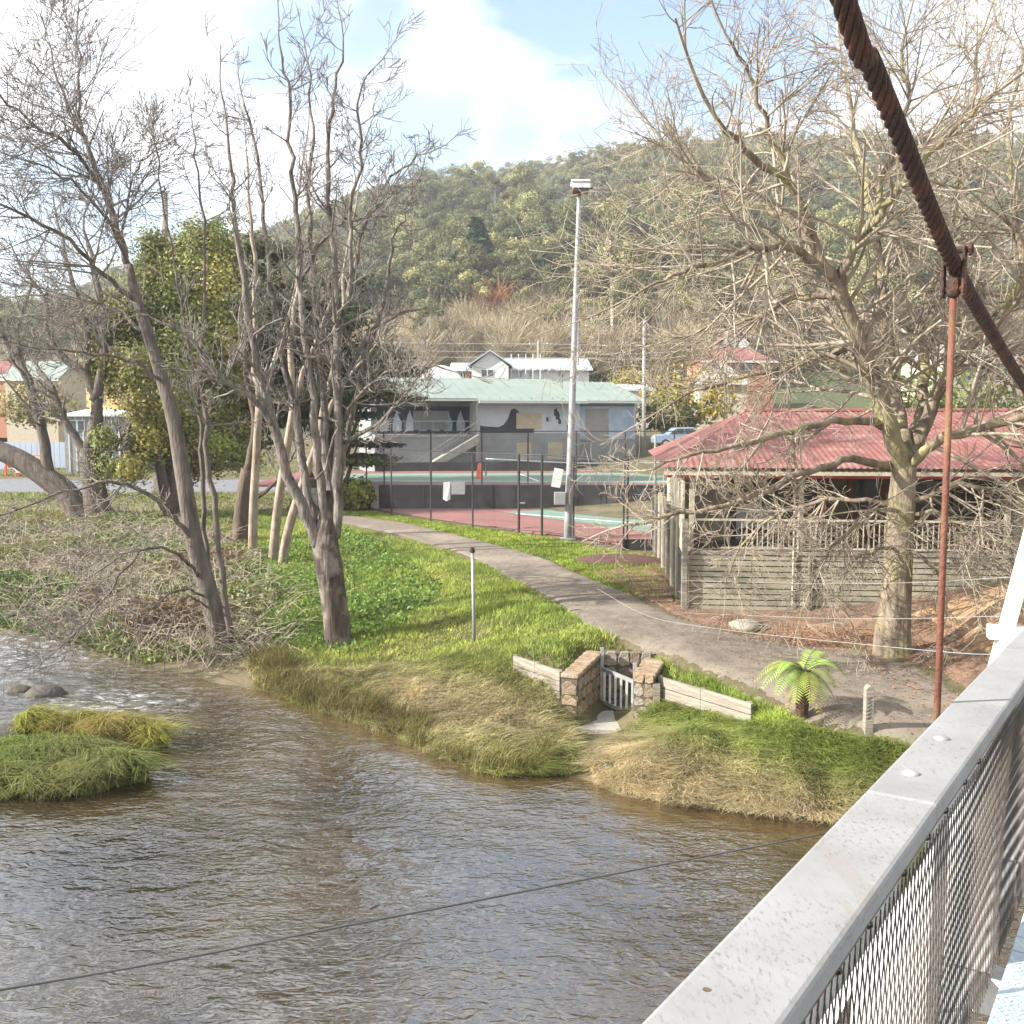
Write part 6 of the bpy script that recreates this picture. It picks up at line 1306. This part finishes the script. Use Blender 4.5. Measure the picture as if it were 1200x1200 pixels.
# ------------------------------------------------------------------ red roofed pavilion with slatted verandah
def pavilion():
    a = np.array([4.42, 25.4, 0]); rz = math.atan2(-.75, 7.5); f = frame(a, rz); L = 7.7
    dz = 1.42; ez = 3.5; root = thing('pavilion', a, 'pavilion with faded red corrugated roof and olive slatted verandah wall', 'building')
    # slatted wall, board by board
    r = np.random.default_rng(12); nb = 13; pitch = .142
    for k in range(nb):
        z1 = dz-.02-k*pitch; xs = 0 if k < 11 else 1.9
        cuts = [xs, 1.55 if k < 10 else 2.6, 3.05, 5.5, L] if k % 3 else [xs, 2.2, 3.05, 5.2, L]
        cuts = sorted(set(cuts))
        for p, q in zip(cuts[:-1], cuts[1:]):
            j = r.normal(0, .004); obj('slat', fbox(f, p+.006, q-.006, j, j+.028, z1-pitch+.028, z1), M['olive'], root)
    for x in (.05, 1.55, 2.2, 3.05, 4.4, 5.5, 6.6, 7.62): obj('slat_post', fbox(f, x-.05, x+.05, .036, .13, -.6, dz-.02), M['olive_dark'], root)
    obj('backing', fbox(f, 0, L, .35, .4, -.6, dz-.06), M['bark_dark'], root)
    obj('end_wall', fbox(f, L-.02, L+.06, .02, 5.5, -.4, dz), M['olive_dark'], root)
    obj('deck', fbox(f, -.02, L+.1, -.03, 5.6, dz, dz+.08), M['timber_grey'], root)
    # balustrade
    rt = dz+.86; xs0 = 1.55
    obj('top_rail', MB().beam(f(.05, .08, rt), f(L, .08, rt), .07, .05), M['cream'], root); obj('bottom_rail', MB().beam(f(.8, .08, dz+.16), f(L, .08, dz+.16), .05, .04), M['cream'], root)
    x = 1.3
    while x < L: obj('baluster', fbox(f, x-.011, x+.011, .07, .092, dz+.17, rt-.02), M['cream'], root); x += .128
    for x in (.06, 2.72, 5.3, 7.62): obj('verandah_post', fbox(f, x-.06, x+.06, .02, .14, dz+.08, ez-.05), M['cream'] if x < 3 else M['olive'], root)
    obj('downpipe', MB().tube([f(2.95, -.09, -.25), f(2.95, -.09, dz)], .05, 8), M['olive_dark'], root); obj('drain_stub', MB().tube([f(2.95, -.12, -.35), f(2.95, -.12, .12)], .1, 10), M['darkmetal'], root)
    obj('conduit', MB().tube([f(2.55, -.06, -.2), f(2.55, -.06, ez)], .025, 6), M['cream'], root)
    # back wall, openings
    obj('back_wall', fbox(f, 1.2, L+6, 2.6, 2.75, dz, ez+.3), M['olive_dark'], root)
    obj('side_room', fbox(f, -.1, 1.25, 2.3, 9, -.2, ez-.05), M['cream'], root)
    obj('side_panel', fbox(f, -.15, -.10, .3, 2.3, dz, ez), M['cream'], root)
    for x0, x1, m in ((2.9, 3.9, 'timber_brown'), (4.4, 5.35, 'timber_brown'), (1.45, 2.4, 'white')):
        d = obj('door' if m != 'white' else 'board', fbox(f, x0, x1, 2.54, 2.6, dz+.08, dz+(1.9 if m != 'white' else 1.0)), M[m], root)
        if m != 'white': obj('pane', fbox(f, x0+.15, x1-.15, 2.52, 2.545, dz+1.0, dz+1.75), M['glass'], d); obj('handle', fbox(f, x0+.06, x0+.12, 2.49, 2.54, dz+.85, dz+1.0), M['galv'], d)
    window(root, f, 5.8, 7.2, dz+.8, dz+1.7, 2.6, 'olive', 1)
    obj('bench', fbox(f, 1.5, 2.5, 1.9, 2.3, dz+.35, dz+.42), M['timber_brown'], root)
    obj('wing_wall', fbox(f, L+.1, L+6, .2, .4, -.3, ez-.1), M['olive'], root); 
    for k in range(14): obj('weatherboard', fbox(f, L+.12, L+6, .165, .2, dz-1.2+k*.24, dz-1.2+k*.24+.215), M['olive'], root)
    # roof
    x0, x1 = -.65, L+6.2; ya, yr = -.55, 6.2; zr = 5.0
    obj('beam', fbox(f, x0+.1, x1, -.2, -.05, ez-.1, ez+.08), M['cream'], root)
    obj('fascia', MB().beam(f(x0, ya+.08, ez-.03), f(x1, ya+.08, ez-.03), .05, .10), M['cream'], root)
    obj('trim', MB().beam(f(x0, ya+.16, ez-.12), f(x1, ya+.16, ez-.12), .04, .06), M['redtrim'], root)
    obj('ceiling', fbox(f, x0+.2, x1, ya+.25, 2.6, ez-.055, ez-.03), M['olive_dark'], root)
    # corrugated sheet: sine profile across x, hip at the left
    per = .152; nx = int((x1-x0)/per*6); X = np.linspace(x0, x1, nx); ny = 7; hipx = 2.7
    V = []; 
    for j in range(ny):
        t = j/(ny-1)
        for x in X: 
            tt = min(t, max(0., (x-x0)/hipx)); V.append(f(x, ya+(yr-ya)*tt, ez+.10+(zr-ez-.10)*tt+.011*math.sin(2*PI*x/per)))
    rf = obj('roof', MB().add(V, [(j*nx+i, j*nx+i+1, (j+1)*nx+i+1, (j+1)*nx+i) for j in range(ny-1) for i in range(nx-1) if (X[i+1]-x0)/hipx > j/(ny-1)+1e-6]), M['redroof'], root, smooth=True)
    obj('roof_hip', MB().add([f(x0, ya, ez+.1), f(x0+hipx, yr, zr), f(x0, 12.5, ez+.1)], [(0, 1, 2)]), M['redroof'], rf)
    obj('roof_back', MB().add([f(x0+hipx, yr, zr), f(x1, yr, zr), f(x1, 12.5, ez+.1), f(x0, 12.5, ez+.1)], [(0, 1, 2, 3)]), M['redroof'], rf)
    obj('ridge_cap', MB().tube([f(x0+hipx, yr, zr+.02), f(x1, yr, zr+.02)], .07, 8), M['redroof'], rf)
    # wire fence up the left side
    fc = thing('wire_fence', a+[-.2, 5, 0], 'cream posted wire fence along the left side of the pavilion', 'fence'); q0 = a+np.array([-.12, -.1, 0]); q1 = np.array([5.3, 38.2, 0])
    for k in range(8):
        p = q0+(q1-q0)*k/7; obj('post', MB().box((p[0], p[1], 1.0), (.13, .11, 2.6 if k < 6 else 2.2)), M['cream'] if k % 3 else M['timber_grey'], fc)
    for z in np.arange(.15, 2.0, .26): obj('line_wire', MB().tube([q0+[0, 0, z], q1+[0, 0, z]], .008, 4), M['darkwire'], fc)
    for t in np.linspace(0, 1, 60): p = q0+(q1-q0)*t; obj('stay_wire', MB().tube([p+[-.01, 0, .1], p+[-.01, 0, 1.95]], .006, 4), M['darkwire'], fc)
    p = a+np.array([-.1, 11.6, 0])
    rr = np.random.default_rng(3); b = ground_at(870, 738); rock('pale sandstone boulder at the foot of the slatted wall', b+[.1, 0, .05], .42, rr, flat=.5, mt='timber_grey')
pavilion()
# clay mound by the bridge end
def mound():
    xs = np.arange(8.6, 15, .2); ys = np.arange(14.5, 23.5, .2); X, Y = np.meshgrid(xs, ys); Z = hgt(X, Y)
    Z = Z+.075+.02*np.sin(X*5)*np.sin(Y*4.4); m = np.clip((hgt(X, Y)-.12)/.15, 0, 1); Z = Z-.3*(1-m)
    V = np.stack([X, Y, Z], 2).reshape(-1, 3); nx = len(xs); ny = len(ys); i = (np.arange(ny-1)[:, None]*nx+np.arange(nx-1)[None]).ravel()
    tag(link('clay_mound', quads_mesh('clay_mound', V, np.stack([i, i+1, i+1+nx, i+nx], 1), smooth=True), M['mound']), kind='structure')
mound()

# ------------------------------------------------------------------ air
def haze():
    m = bpy.data.materials.new('air'); m.use_nodes = True; nt = m.node_tree
    for n in list(nt.nodes):
        if n.type != 'OUTPUT_MATERIAL': nt.nodes.remove(n)
    v = nt.nodes.new('ShaderNodeVolumePrincipled'); v.inputs['Color'].default_value = (.92, .95, 1, 1); v.inputs['Density'].default_value = .00045; v.inputs['Anisotropy'].default_value = .2
    nt.links.new(v.outputs[0], nt.nodes['Material Output'].inputs['Volume'])
    o = obj('haze', MB().box((0, 0, 88), (6400, 6400, 190)), m); tag(o, kind='stuff')
haze()
